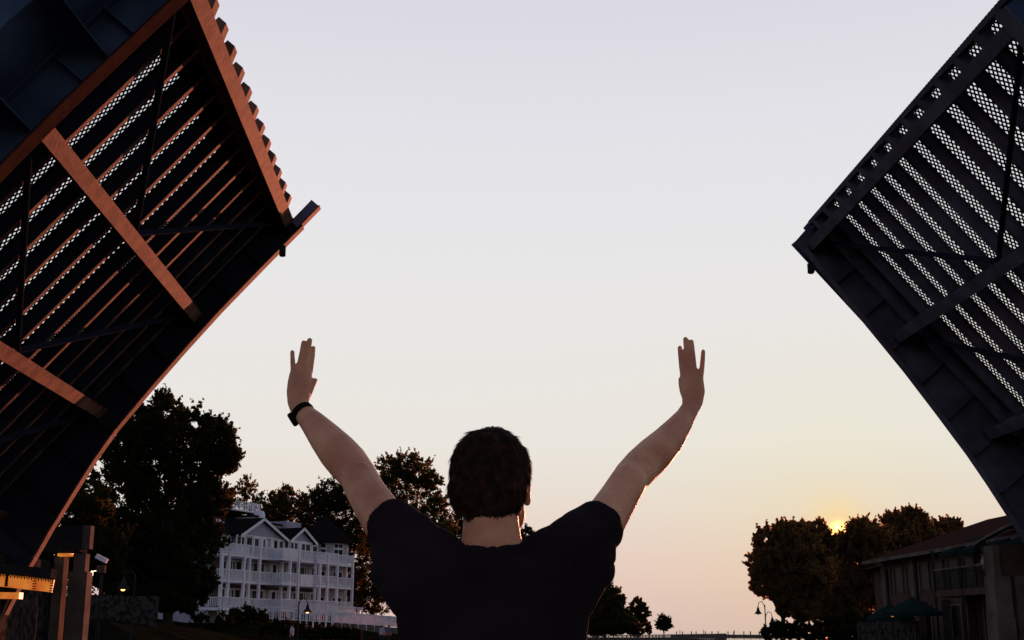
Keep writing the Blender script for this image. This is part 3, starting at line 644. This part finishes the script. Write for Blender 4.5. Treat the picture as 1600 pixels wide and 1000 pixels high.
tree('leafy_tree', 'low tree whose top meets the restaurant roof', 'tree', 1485, 112, [(1468, 830, 16), (1493, 824, 14), (1482, 845, 22), (1460, 855, 22), (1500, 850, 14), (1475, 880, 30)], leafsize=.36, per=44, dens=2.0, clump=.28, m='leafwarm', group=RG, seed=24)
def hedge(label, px, py, Y, rx, rz, seed, m='leafdark', name='bush', ground=None):
    lob = [(px + rx * u, py + (rz * .25 if abs(u) > .5 else 0), rz * .8) for u in np.linspace(-.75, .75, max(2, int(2 * rx / rz)))]
    return tree(name, label, 'bush', px, Y, lob, leafsize=.24, per=34, dens=1.1, m=m, group='bushes along the banks', trunk=False, seed=seed, ground=ground)
hedge('rounded clipped bush in front of the left end of the hotel terrace', 385, 962, 120, 27, 17, 31)
hedge('dark bush left of the clipped rounded bush', 330, 968, 112, 24, 18, 32)
hedge('low dark bush below the picket fence', 440, 982, 118, 34, 14, 33)
hedge('wide dark bush beneath the white fence', 520, 990, 122, 46, 12, 34)
hedge('dark shrubbery at the foot of the broad tree', 265, 945, 112, 42, 15, 35)
hedge('dark shrubbery against the right side of the hotel', 575, 940, 195, 34, 20, 36)
hedge('long dark shrub under the right bank trees by the street lamp', 1235, 986, 88, 40, 16, 37)
hedge('dark shrub between the right bank trees and the restaurant terrace', 1320, 975, 86, 42, 22, 38)
hedge('dark undergrowth between the stone wall and the broad tree', 215, 930, 112, 62, 22, 42)
hedge('low spreading shrub at the quay edge below the sunset tree', 1338, 990, 82, 40, 13, 41)
hedge('low dark shrubs under the waterside trees right of the person', 958, 983, 168, 52, 11, 40)
hedge('dark shrub crowding the restaurant terrace wall', 1390, 985, 72, 30, 16, 39)

# ------------------------------------------------------------------ the white hotel
A = W(343, 985, 160); A.z = 0; B = W(553, 985, 190); B.z = 0
ex = (B - A).normalized(); LEN = (B - A).length; phi = math.atan2(ex.y, ex.x); Z0 = 4.75
ht = thing('hotel', 'white balconied hotel with gabled roofs and a corner turret', 'hotel', (A.x, A.y, Z0), (0, 0, phi))
def s_of(px, out=0):                        # distance along the facade of an image column, on a plane standing out from it
    d = ray(px, 900); n = Vector((-ex.y, ex.x, 0)); A2 = A - n * out; k = A2.dot(n) / Vector((d.x, d.y, 0)).dot(n); return (Vector((d.x * k, d.y * k, 0)) - A2).dot(ex)
# local: x along the facade, -y outwards to the channel, z up
F2, F3, EV = 3.55, 6.65, 9.35
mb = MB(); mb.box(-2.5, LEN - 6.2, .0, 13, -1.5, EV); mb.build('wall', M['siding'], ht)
mb = MB(); mb.box(-2.4, LEN - 6.3, -.008, -.002, .0, F3 - .4); mb.build('recess_shade_panel', M['recess'], ht)  # thin dark sheet over the wall, standing in for balcony shade
# main roof
mb = MB(); mb.add([(-3.1, -.6, EV), (LEN - 6, -.6, EV), (LEN - 6, 13.6, EV), (-3.1, 13.6, EV), (1, 6.5, EV + 4.0), (LEN - 10, 6.5, EV + 3.1)],
       [(0, 1, 5, 4), (1, 2, 5), (2, 3, 4, 5), (3, 0, 4), (3, 2, 1, 0)]); rf = mb.build('roof', M['roof'], ht)
sk = MB(); q = Vector((s_of(357), 2.2, EV + 1.75)); sk.bar(q - Vector((1.0, 0, 0)), q + Vector((1.0, 0, 0)), 1.0, .12, up=(0, -.5, 1)); sk.build('skylight', M['white'], rf)
# roof-top deck with railing
rd = MB(); x0, x1 = -1.5, s_of(398, -4); rd.box(x0, x1, 3.6, 8.6, EV + 3.55, EV + 3.75); rd = rd.build('roof_deck', M['white'], ht)
rr = MB()
for x in np.arange(x0, x1 + .01, .42): rr.box(x - .05, x + .05, 3.6, 3.66, EV + 3.75, EV + 4.75)
for y in np.arange(3.9, 8.6, .42): rr.box(x1 - .06, x1, y - .05, y + .05, EV + 3.75, EV + 4.75)
rr.box(x0, x1, 3.57, 3.69, EV + 4.75, EV + 4.86); rr.box(x1 - .09, x1 + .03, 3.69, 8.6, EV + 4.75, EV + 4.86); rr.build('railing', M['white'], rd)
# gables
def gable(pa, pc, px_apex, out, zc, dz):
    a, c, ap = s_of(pa, out), s_of(pc, out), s_of(px_apex, out)
    mb = MB(); mb.prism([(a, EV - 2.75), (c, EV - 2.75), (c, EV - .1), (ap, zc - .15), (a, EV - .1)], (0, -out, 0), (1, 0, 0), (0, 0, 1), (0, 1, 0), out + 6.2); g = mb.build('gable_wall', M['siding'], ht)
    mb = MB()
    for e, f in ((a - .6, ap), (c + .6, ap)):
        zz = EV - .35
        mb.add([(e, -out - .5, zz), (f, -out - .5, zc), (f, 6.5, zc), (e, 6.5, zz), (e, -out - .5, zz + .22), (f, -out - .5, zc + .22), (f, 6.5, zc + .22), (e, 6.5, zz + .22)],
               [(0, 1, 2, 3), (4, 7, 6, 5), (0, 4, 5, 1), (1, 5, 6, 2), (2, 6, 7, 3), (3, 7, 4, 0)])
    r_ = mb.build('roof', M['roof'], ht)
    tb_ = MB()
    for e in (a - .62, c + .62): tb_.bar((e, -out - .53, EV - .34), (ap, -out - .53, zc + .02), .08, .34)
    tb_.bar((a, -out - .03, EV - .15), (c, -out - .03, EV - .15), .05, .2)
    for e in (a + .1, c - .1, (a + c) / 2): tb_.box(e - .1, e + .1, -out - .05, -out - .003, EV - 2.75, EV - .27)
    tb_.build('trim', M['white'], g)
    return a, c
gable(373, 441, 404, 1.2, EV + 2.1, 0); gable(451, 486, 468, 1.4, EV + 1.55, 0)
# dormers and chimney
for pc, yy, w_, zt in ((421, 4.2, 2.2, 2.9), (452, 4.4, 3.0, 2.2)):
    c = s_of(pc); mb = MB(); mb.box(c - w_ / 2, c + w_ / 2, yy - 1.8, yy + 2.5, EV + .6, EV + zt); d = mb.build('dormer', M['siding'], ht)
    mb = MB(); mb.box(c - w_ * .3, c + w_ * .3, yy - 1.86, yy - 1.803, EV + zt - 1.2, EV + zt - .25); mb.build('window', M['glass'], d)
    mb = MB(); mb.box(c - w_ / 2 - .2, c + w_ / 2 + .2, yy - 2.0, yy + 2.5, EV + zt + .003, EV + zt + .2); mb.build('roof', M['roof'], d)
c = s_of(427); mb = MB(); mb.lathe([(.75, EV + .8), (.75, EV + 3.4), (.55, EV + 3.75), (.0, EV + 3.85)], (c, 2.6, 0), 14); mb.build('chimney', M['white'], ht, True)
c = s_of(479); mb = MB(); mb.box(c - 2.2, c + 1.6, 2.2, 5, EV + .4, EV + 2.9); mb.build('roof_box', M['siding'], ht)
# corner turret
tx = s_of(518); tr_ = 3.6
mb = MB(); mb.lathe([(tr_, -1.5), (tr_, EV + .35)], (tx, 1.4, 0), 8); tu = mb.build('turret', M['cream'], ht)
mb = MB(); mb.lathe([(tr_ + .75, EV + .25), (tr_ + .75, EV + .45), (.05, EV + 4.6)], (tx, 1.4, 0), 8); mb.build('roof', M['roof'], tu)
for k in range(8):
    a0 = 2 * math.pi * (k + .5) / 8; cx, cy = tx + math.cos(a0) * tr_ * math.cos(math.pi / 8), 1.4 + math.sin(a0) * tr_ * math.cos(math.pi / 8)
    if cy > 3: continue
    tdir = Vector((-math.sin(a0), math.cos(a0), 0)); nd = Vector((math.cos(a0), math.sin(a0), 0))
    for zb, hh in ((F3 + .2, 1.9), (F3 + 2.25, .6), (F2 + .2, 1.9), (.2, 1.9)):
        mb = MB(); ctr = Vector((cx, cy, zb + hh / 2)) + nd * .03; mb.bar(ctr - tdir * .75, ctr + tdir * .75, .06, hh); w1 = mb.build('window', M['glass'], tu)
        mb = MB(); c2 = ctr + nd * .03
        for e in (-.8, 0, .8): mb.bar(c2 + tdir * e - Vector((0, 0, hh / 2)), c2 + tdir * e + Vector((0, 0, hh / 2)), .1, .1)
        for e in (-hh / 2, hh / 2): mb.bar(c2 - tdir * .85 + Vector((0, 0, e)), c2 + tdir * .85 + Vector((0, 0, e)), .1, .12)
        mb.build('frame', M['white'], w1)
# balconies: px range, how far out, levels
def balcony(pa, pc, out, z, solid=False, mat_='white', hgt=1.1):
    a, c = s_of(pa, out), s_of(pc, out)
    mb = MB(); mb.box(a, c, -out, -.02, z - .35, z); o = mb.build('balcony', M['white'], ht)
    mb = MB()
    if solid: mb.box(a, c, -out - .04, -out + .02, z, z + hgt)
    else:
        for x in np.arange(a + .05, c, .26): mb.box(x - .055, x + .055, -out + .02, -out + .06, z + .08, z + hgt)
    mb.box(a - .04, c + .04, -out - .03, -out + .09, z + hgt, z + hgt + .12); mb.box(a, c, -out, -out + .07, z + .06, z + .16)
    for y in np.arange(-out + .25, -.1, .26): mb.box(c - .05, c, y - .05, y + .05, z + .08, z + hgt); mb.box(a, a + .05, y - .05, y + .05, z + .08, z + hgt)
    mb.box(c - .06, c + .02, -out + .1, -.05, z + hgt, z + hgt + .1); mb.box(a - .02, a + .06, -out + .1, -.05, z + hgt, z + hgt + .1)
    mb.build('railing', M[mat_], o)
bays = [(345, 389, 3.2), (390, 440, 2.6), (441, 464, 4.2), (469, 493, 3.6), (495, 528, 4.0), (529, 552, 3.2)]
for i, (a, c, o_) in enumerate(bays):
    balcony(a, c, o_, F3, i in (2,)); balcony(a, c, o_, F2, i == 3)
    balcony(a, c, o_ + .25, .25)
for px, o_, top in ((346, 3.2, F3), (357, 3.2, F3), (381, 3.2, F3), (389, 2.9, F3), (405, 2.6, EV - .4), (440, 2.7, F3 + 1.1), (453, 4.1, F3), (466, 3.6, EV - .3), (493, 3.6, F3 + 1.1), (500, 4.0, F3), (512, 4.0, F3 + 1.1), (527, 4.0, F3 + 1.1), (551, 3.2, F3 + 1.3)):
    x = s_of(px, o_); mb = MB(); mb.box(x - .17, x + .17, -o_ - .12, -o_ + .2, -1.2, top); mb.build('column', M['white'], ht)
# doors and windows behind the balconies
for lv, hh in ((.1, 2.4), (F2, 2.4), (F3, 2.3)):
    for px in (352, 367, 379, 394, 412, 423, 433, 447, 457, 475, 486):
        yb = -.01
        if lv == F3 and 374 < px < 441: yb = -1.21
        if lv == F3 and 452 < px < 486: yb = -1.41
        x = s_of(px, -yb); w_ = 1.75 if px in (379, 394, 447) else 1.3
        mb = MB(); mb.box(x - w_, x + w_, yb - .03, yb, lv + .1, lv + hh); d = mb.build('window', M['glass'], ht)
        mb = MB()
        for e in (-w_, 0, w_): mb.box(x + e - .11, x + e + .11, yb - .08, yb - .033, lv + .1, lv + hh)
        mb.box(x - w_ - .11, x + w_ + .11, yb - .085, yb - .034, lv + hh, lv + hh + .22); mb.build('frame', M['white'], d)
        if (px + int(lv)) % 3 == 0:
            mb = MB(); mb.box(x - w_ + .12, x - .12, yb - .05, yb - .032, lv + .15, lv + hh); mb.build('curtain', M['cream'], d)

# white fences in front of the hotel
def fence(name, label, p0, p1, hgt, posts, solid):
    root = thing(name, label, 'fence', p0); d = p1 - p0
    for i in range(posts):
        q = d * i / (posts - 1); mb = MB(); mb.box(q.x - .08, q.x + .08, q.y - .08, q.y + .08, q.z - .6, q.z + hgt + .12); mb.build('post', M['white'], root)
    mb = MB(); u = Vector((0, 0, 1))
    mb.bar(u * hgt, d + u * hgt, .1, .1); mb.bar(u * .15, d + u * .15, .06, .1); n = int(d.length / (.2 if solid else .3))
    for i in range(n):
        q = d * (i + .5) / n; mb.box(q.x - (.08 if solid else .05), q.x + (.08 if solid else .05), q.y - .02, q.y + .02, q.z + .1, q.z + hgt)
    mb.build('rails', M['white'], root)
    if solid: mb = MB(); mb.bar(d * 0 - u * .35, d - u * .35, .12, .75); mb.build('base', M['concrete'], root)
    return root
fence('white_fence', 'tall white board fence on a pale base right of the hotel', W(520, 974, 158), W(621, 981, 168), 1.35, 9, True)
fence('picket_fence', 'white picket fence in front of the hotel terrace', W(416, 968, 150), W(519, 974, 157), 1.45, 11, False)
fence('picket_fence', 'white picket fence with uneven tops at the foot of the turret', W(470, 960, 166), W(566, 966, 172), 1.3, 8, False)
# stone retaining wall on the lawn
q0, q1 = W(128, 946, 80), W(244, 948, 84); mb = MB(); mb.bar(q0 - Vector((0, 0, .9)), q1 - Vector((0, 0, .9)), .5, 3.1)
tag(mb.build('stone_wall', M['stone']), 'low rough stone retaining wall at the top of the dark lawn', 'wall')

# ------------------------------------------------------------------ lamps and masts
def bell_lamp(label, base, top, arm, lit, heads=1, group='street lamps along the channel'):
    root = thing('street_lamp', label, 'street lamp', base, group=group); H = top - base.z; mb = MB()
    mb.tube([(0, 0, 0), (0, 0, .5), (0, 0, .55), (0, 0, H)], [.12, .11, .07, .045], 10); mb.build('pole', M['darksteel'], root)
    for k in range(heads):
        sgn = 1 if k == 0 else -1; zz = H if k == 0 else H * .72; L_ = arm * sgn; mb = MB()
        mb.tube([(0, 0, zz - .5), (L_ * .1, 0, zz), (L_ * .45, 0, zz + .32), (L_ * .85, 0, zz + .2), (L_, 0, zz - .15)], [.035] * 5, 8, ref=(0, 1, 0)); ar = mb.build('arm', M['darksteel'], root)
        mb = MB(); mb.lathe([(.04, -.15), (.10, -.3), (.16, -.55), (.34, -.8), (.36, -.84), (.30, -.83), (.12, -.56)], (L_, 0, zz), 16); mb.build('shade', M['darksteel'], ar, True)
        mb = MB(); mb.ell((L_, 0, zz - .78), .14, .14, .14, 12, 8); mb.build('bulb', M['lamp'] if lit else M['white'], ar, True)
b1 = W(1197, 990, 120); b1.z = hr(b1.x, b1.y) if b1.x > lin(RQ, b1.y) else 1.3
bell_lamp('unlit gooseneck street lamp beside the right bank trees', b1, W(1192, 945, 120).z, -.65, False, 2)
b2 = W(465, 990, 105); b2.z = hl(b2.x, b2.y); bell_lamp('lit gooseneck street lamp in front of the picket fence', b2, W(465, 940, 105).z, .72, True)
b3 = W(205, 990, 72); b3.z = hl(b3.x, b3.y); bell_lamp('lit gooseneck street lamp over the lawn by the stone wall', b3, W(195, 897, 72).z, -.62, True)
# camera mast
b4 = W(151, 1000, 50); b4.z = hl(b4.x, b4.y)
cm = thing('camera_mast', 'dark mast with a pale security camera and small box near the left pier', 'camera mast', b4)
H = W(150, 878, 50).z - b4.z; MB().tube([(0, 0, 0), (0, 0, H)], [.085, .06], 12).build('pole', M['darksteel'], cm, True)
mb = MB(); mb.bar((-.22, -.12, H + .22), (.2, -.12, H + .02), .17, .17); hd = mb.build('camera_head', M['white'], cm)
MB().box(-.03, .03, -.1, .05, H - .1, H + .1).build('bracket', M['darksteel'], hd)
MB().box(-.16, .14, -.2, .06, H - .42, H - .14).build('equipment_box', M['tan'], cm)
mb = MB(); mb.ell((-.38, 0, H - .45), .06, .06, .12, 12, 8); mb.bar((-.38, 0, H - .36), (0, 0, H - .3), .03, .03); mb.build('lamp', M['bulb'], cm)

# ------------------------------------------------------------------ pier railing, far pier and small figures
def small_person(label, p, face, top, legs, arms=0, group='people in the distance', h=1.72):
    root = thing('person', label, 'person', p, (0, 0, face), group); k = h / 1.72; mb = MB()
    mb.ell((0, 0, 1.60 * k), .075, .095, .115); mb.rtube([(0, 0, 1.5 * k), (0, 0, 1.4 * k)], [.05, .055], 10); mb.rtube([(0, 0, 1.4 * k), (0, 0, 1.1 * k), (0, 0, .9 * k)], [.17, .14, .15], 12, [.1, .09, .1])
    mb.ell((0, .1, 1.585 * k), .015, .02, .02)
    for s in (-1, 1):
        mb.rtube([(s * .085, 0, .9 * k), (s * .1, .02, .5 * k), (s * .105, 0, .08 * k)], [.085, .06, .045], 10); mb.rtube([(s * .105, -.03, .04), (s * .11, .13, .03)], [.045, .04], 8)
        hx = (.24, .02, .85) if not arms else (.12, .32, 1.12)
        mb.rtube([(s * .19, 0, 1.37 * k), (s * .245, .0 if not arms else .06, 1.1 * k), (s * hx[0], hx[1], hx[2] * k)], [.055, .045, .035], 8); mb.ell((s * hx[0], hx[1] + .01, (hx[2] - .07) * k), .025, .035, .06)
    mb.grow('body', M['skin'], root, .022, 2)
    mb = MB(); mb.rtube([(0, 0, 1.42 * k), (0, 0, 1.15 * k), (0, 0, .9 * k)], [.175, .165, .175], 14, [.11, .11, .12])
    for s in (-1, 1): mb.rtube([(s * .17, 0, 1.38 * k), (s * .235, 0 if not arms else .05, 1.15 * k)], [.075, .07], 10)
    mb.grow('shirt', M[top], root, .02, 2)
    mb = MB()
    for s in (-1, 1): mb.rtube([(s * .08, 0, .92 * k), (s * .1, .02, .5 * k), (s * .105, 0, .12 * k)], [.1, .085, .075], 10)
    mb.grow('trousers', M[legs], root, .02, 2)
    mb = MB(); mb.ell((0, -.02, 1.63 * k), .083, .098, .10); mb.build('hair', M['hair'], root, True)
    return root
def railing(name, label, pts, hgt, step, m, rails=(1.0, .55)):
    root = thing(name, label, 'railing', pts[0]); o = Vector(pts[0]); n = 0
    for i, (a, c) in enumerate(zip(pts, pts[1:])):
        a = Vector(a) - o; c = Vector(c) - o; k = max(1, round((c - a).length / step))
        for j in range(k + (1 if i == len(pts) - 2 else 0)):
            q = a.lerp(c, j / k); MB().box(q.x - .05, q.x + .05, q.y - .05, q.y + .05, q.z, q.z + hgt).build('post', m, root)
        mb = MB()
        for f in rails: mb.bar(a + Vector((0, 0, hgt * f)), c + Vector((0, 0, hgt * f)), .06, .07)
        nb = int((c - a).length / .5)
        for j in range(nb): q = a.lerp(c, (j + .5) / nb); mb.box(q.x - .02, q.x + .02, q.y - .02, q.y + .02, q.z + .1, q.z + hgt)
        mb.build('rail', m, root)
    return root
def onl(y, d=.5): x = lin(LQ, y) - d; return (x, y, hl(x, y) + .02)
railing('quay_railing', 'long brown railing along the left quay out toward the lake', [onl(112), onl(166), onl(220), onl(258)], 1.3, 2.6, M['concrete'])
# far breakwater pier with posts
fp0, fp1 = W(1055, 987.5, 520), W(1260, 987.5, 420); fp0.z = fp1.z = .5
tag(MB().bar(fp0, fp1, 4, 1.3).build('breakwater', M['concrete']), 'long low breakwater pier far out on the lake', 'breakwater')
mp = MB(); mp.tube([(0, 0, 0), (0, 0, .9)], [.2, .17], 8); mp.lathe([(.24, .9), (.24, 1.05), (0, 1.2)], (0, 0, 0), 8)
proto = mp.build('bollard', M['darksteel']); tag(proto, 'short dark post standing on the far breakwater', 'bollard', 'posts on the far breakwater')
for i in range(14):
    o = proto if i == 0 else proto.copy()
    if i: COL.objects.link(o)
    q = fp0.lerp(fp1, (i + .3 + random.uniform(-.3, .3)) / 14.5 * .9); o.location = (q.x, q.y, 1.15)
def onpier(px, y): d = ray(px, 985); x = d.x / d.y * y; return (x, y, 0)
for px, lb, tp in ((1064, 'tiny distant person at the left end of the far breakwater', 'clothdark'), (1107, 'tiny distant person standing apart near the middle of the far breakwater', 'clothblue'), (1158, 'tiny distant person on the far breakwater nearest the street lamp', 'clothdark')):
    d = ray(px, 985); k = (px - 1055) / 205; q = fp0.lerp(fp1, k); small_person(lb, (q.x, q.y, 1.15), 1.0, tp, 'clothdark')
# strollers on the lawn path at the lower edge
for px, lb, tp in ((597, 'person in pale blue on the path below the white fence, left one of the pair', 'cloth'), (607, 'person in blue on the path below the white fence, right one of the pair', 'clothblue')):
    q = W(px, 990, 122); q.z = W(px, 990, 122).z - 1.6; g_ = hl(q.x, q.y); q.z = g_; small_person(lb, q, .4, tp, 'clothdark')
q = W(456, 995, 100); q.z = hl(q.x, q.y); small_person('person in grey walking by the lit street lamp', q, 1.2, 'cloth', 'clothdark')

# ------------------------------------------------------------------ restaurant on the right bank
rs = thing('restaurant', 'two storey tan waterfront restaurant with hipped roofs and dark balcony', 'restaurant', (26, 52, 1.6))
# local: x to the right (inland), y along the quay, z up
def E_(px, py, X):                            # where a photograph column meets the facade plane X (world)
    d = ray(px, py); k = X / d.x; return Vector((X - 26, d.y * k - 52, d.z * k + CAMZ - 1.6))
zb, ze = 2.55, 4.75
y_l = E_(1381, 881, 26).y
mb = MB(); mb.box(.0, 12, 4, y_l, -1, ze); mb.build('wall', M['tan'], rs)
mb = MB(); mb.box(.6, 12, -14, 3.98, -1, ze + .5); mb.build('wall', M['tan'], rs)
mb = MB(); mb.add([(-1.0, 3, ze), (-1.0, y_l + 1, ze), (13, y_l + 1, ze), (13, 3, ze), (4.5, y_l - 5, ze + 2.1), (4.5, 4, ze + 2.1)], [(0, 1, 4, 5), (1, 2, 4), (2, 3, 5, 4), (3, 0, 5), (3, 2, 1, 0)]); rf = mb.build('roof', M['tile'], rs)
MB().add([(-1.03, 3, ze - .16), (-1.03, y_l + 1.03, ze - .16), (-1.03, y_l + 1.03, ze + .03), (-1.03, 3, ze + .03), (-.9, 3, ze - .16), (-.9, y_l + .9, ze - .16), (-.9, y_l + .9, ze - .01), (-.9, 3, ze - .01)], [(0, 1, 2, 3), (4, 7, 6, 5), (0, 4, 5, 1), (0, 3, 7, 4), (1, 5, 6, 2)]).build('gutter', M['concrete'], rf)
# lower hip roof at the left end and the taller part nearer the bridge
mb = MB(); y2 = y_l + 3.6; mb.add([(-.6, y_l + .6, ze - .4), (-.6, y2, ze - .4), (9, y2, ze - .4), (9, y_l + .6, ze - .4), (3, y_l + .8, ze + .5)], [(0, 1, 4), (1, 2, 4), (2, 3, 4), (3, 0, 4), (3, 2, 1, 0)]); mb.build('roof', M['tile'], rs)
mb = MB(); mb.box(.3, 8, y_l + .02, y2 - .7, -1, ze - .42); mb.build('wall', M['tan'], rs)
zt = ze + .55
mb = MB(); mb.add([(-.6, -15, zt), (-.6, 7.0, zt), (13.5, 7.0, zt), (13.5, -15, zt), (5.5, -13, zt + 2.4), (5.5, 5.0, zt + 2.4)], [(0, 1, 5, 4), (1, 2, 5), (2, 3, 4, 5), (3, 0, 4), (3, 2, 1, 0)]); mb.build('roof', M['tile'], rs)
# arched eyebrow canopy
ar = MB(); pts = [( -1.6 , y, zt - .75 + .75 * math.sin(math.pi * (y + 7) / 14)) for y in np.linspace(-7, 7, 15)]
for a, c in zip(pts, pts[1:]): ar.bar(Vector(a), Vector(c), .25, .12)
ar.build('arched_canopy', M['concrete'], rs)
# balcony with slim rail, posts and green awnings above
y0b, y1b = -6, E_(1458, 900, 24).y
mb = MB(); mb.box(-2.0, -.01, y0b, y1b, zb - .3, zb); bl = mb.build('balcony', M['tan'], rs)
mb = MB(); mb.box(-2.0, -1.94, y0b, y1b, zb + 1.0, zb + 1.07); mb.box(-2.0, -.05, y1b - .06, y1b, zb + 1.0, zb + 1.07); mb.build('handrail', M['concrete'], bl)
mb = MB()
for y in np.arange(y0b, y1b, .16): mb.box(-1.985, -1.955, y, y + .03, zb + .05, zb + 1.0)
mb.build('balusters', M['darksteel'], bl)
for y in np.linspace(y0b, y1b - .1, 6):
    MB().box(-2.02, -1.92, y, y + .1, -1.2, zb + 2.0).build('post', M['darksteel'], bl)
for i in range(5):
    a = y1b - .3 - i * 2.6; c = a - 1.6
    mb = MB(); mb.add([(-1.7, a + .15, zb + 1.85), (-1.7, c - .05, zb + 1.85), (-.02, c, zb + 2.6), (-.02, a, zb + 2.6), (-1.7, a + .15, zb + 1.62), (-1.7, c - .05, zb + 1.62)], [(0, 1, 2, 3), (0, 4, 5, 1), (0, 3, 4), (1, 5, 2)])
    mb.build('awning', M['green'], rs)
# windows and pilasters
for lv, h0, h1 in (('u', zb + .3, ze - .5), ('l', .3, 1.9)):
    for y in np.arange(4.8, y_l - .8, 2.1):
        mb = MB(); mb.box(-.03, -.003, y, y + 1.3, h0, h1); w_ = mb.build('window', M['glass'], rs)
        mb = MB(); mb.box(-.08, -.033, y - .12, y + .02, h0 - .1, h1 + .1); mb.box(-.08, -.033, y + 1.28, y + 1.42, h0 - .1, h1 + .1); mb.box(-.08, -.034, y + .02, y + 1.28, h1, h1 + .1); mb.build('frame', M['concrete'], w_)
for y in (y_l - .3, y_l - 5.2, 9.5): MB().box(-.22, -.09, y - .25, y + .25, -1, ze - .02).build('pilaster', M['concrete'], rs)
for y in np.arange(1, y_l - 2, 3.4): MB().box(-.5, -.1, y, y + .6, -1, zb - .32).build('pilaster', M['tan'], rs)
for y in (-1.5, 3.2):
    mb = MB(); mb.lathe([(.02, 0), (.1, -.1), (.34, -.26), (.36, -.3), (.1, -.2)], (-2.4, y, zb - .1), 14); l_ = mb.build('lamp_shade', M['white'], rs, True)
# terrace wall below
p0, p1 = W(1344, 985, 70), W(1432, 985, 62); p0.z = p1.z = 1.75
tag(MB().bar(p0, p1, .35, 1.9).build('terrace_wall', M['stone']), 'low stone terrace wall under the green parasols', 'wall')
def parasol(label, px, py, Y, r):
    top = W(px, py, Y); gz = hr(top.x, top.y); root = thing('parasol', label, 'parasol', (top.x, top.y, gz), group='parasols on the restaurant terrace'); H = top.z - gz
    n = 8; vs = [(0, 0, H)] + [(r * math.cos(2 * math.pi * k / n), r * math.sin(2 * math.pi * k / n), H - .75) for k in range(n)] + [(r * math.cos(2 * math.pi * k / n), r * math.sin(2 * math.pi * k / n), H - .92) for k in range(n)]
    fs = [(0, 1 + k, 1 + (k + 1) % n) for k in range(n)] + [(1 + k, 1 + n + k, 1 + n + (k + 1) % n, 1 + (k + 1) % n) for k in range(n)]
    MB().add(vs, fs).build('canopy', M['green'], root); MB().tube([(0, 0, 0), (0, 0, H - .02)], [.03, .03], 8).build('pole', M['concrete'], root); MB().lathe([(.3, 0), (.3, .08), (.04, .14)], (0, 0, 0), 14).build('base', M['concrete'], root)
parasol('dark green parasol nearer the trees on the restaurant terrace', 1390, 943, 68, 1.35)
parasol('dark green parasol with its peak against the restaurant wall', 1425, 932, 62, 1.45)
p = E_(1541, 922, 25); small_person('person in a pale top leaning on the restaurant balcony rail', (p.x + 26, p.y + 52, zb + 1.6), R(80), 'cloth', 'clothdark', 1)
# lit lantern on the terrace
q = W(1395, 972, 64); g0 = hr(q.x, q.y)
tl = thing('lantern', 'small glowing lantern on the terrace below the parasols', 'lantern', (q.x, q.y, g0)); hh = q.z - g0
MB().tube([(0, 0, 0), (0, 0, hh + .6)], [.03, .03], 8).build('post', M['darksteel'], tl); MB().lathe([(.05, hh + .25), (.09, hh + .3), (.1, hh + .62), (.05, hh + .68)], (0, 0, 0), 12).build('glass', M['amber'], tl)
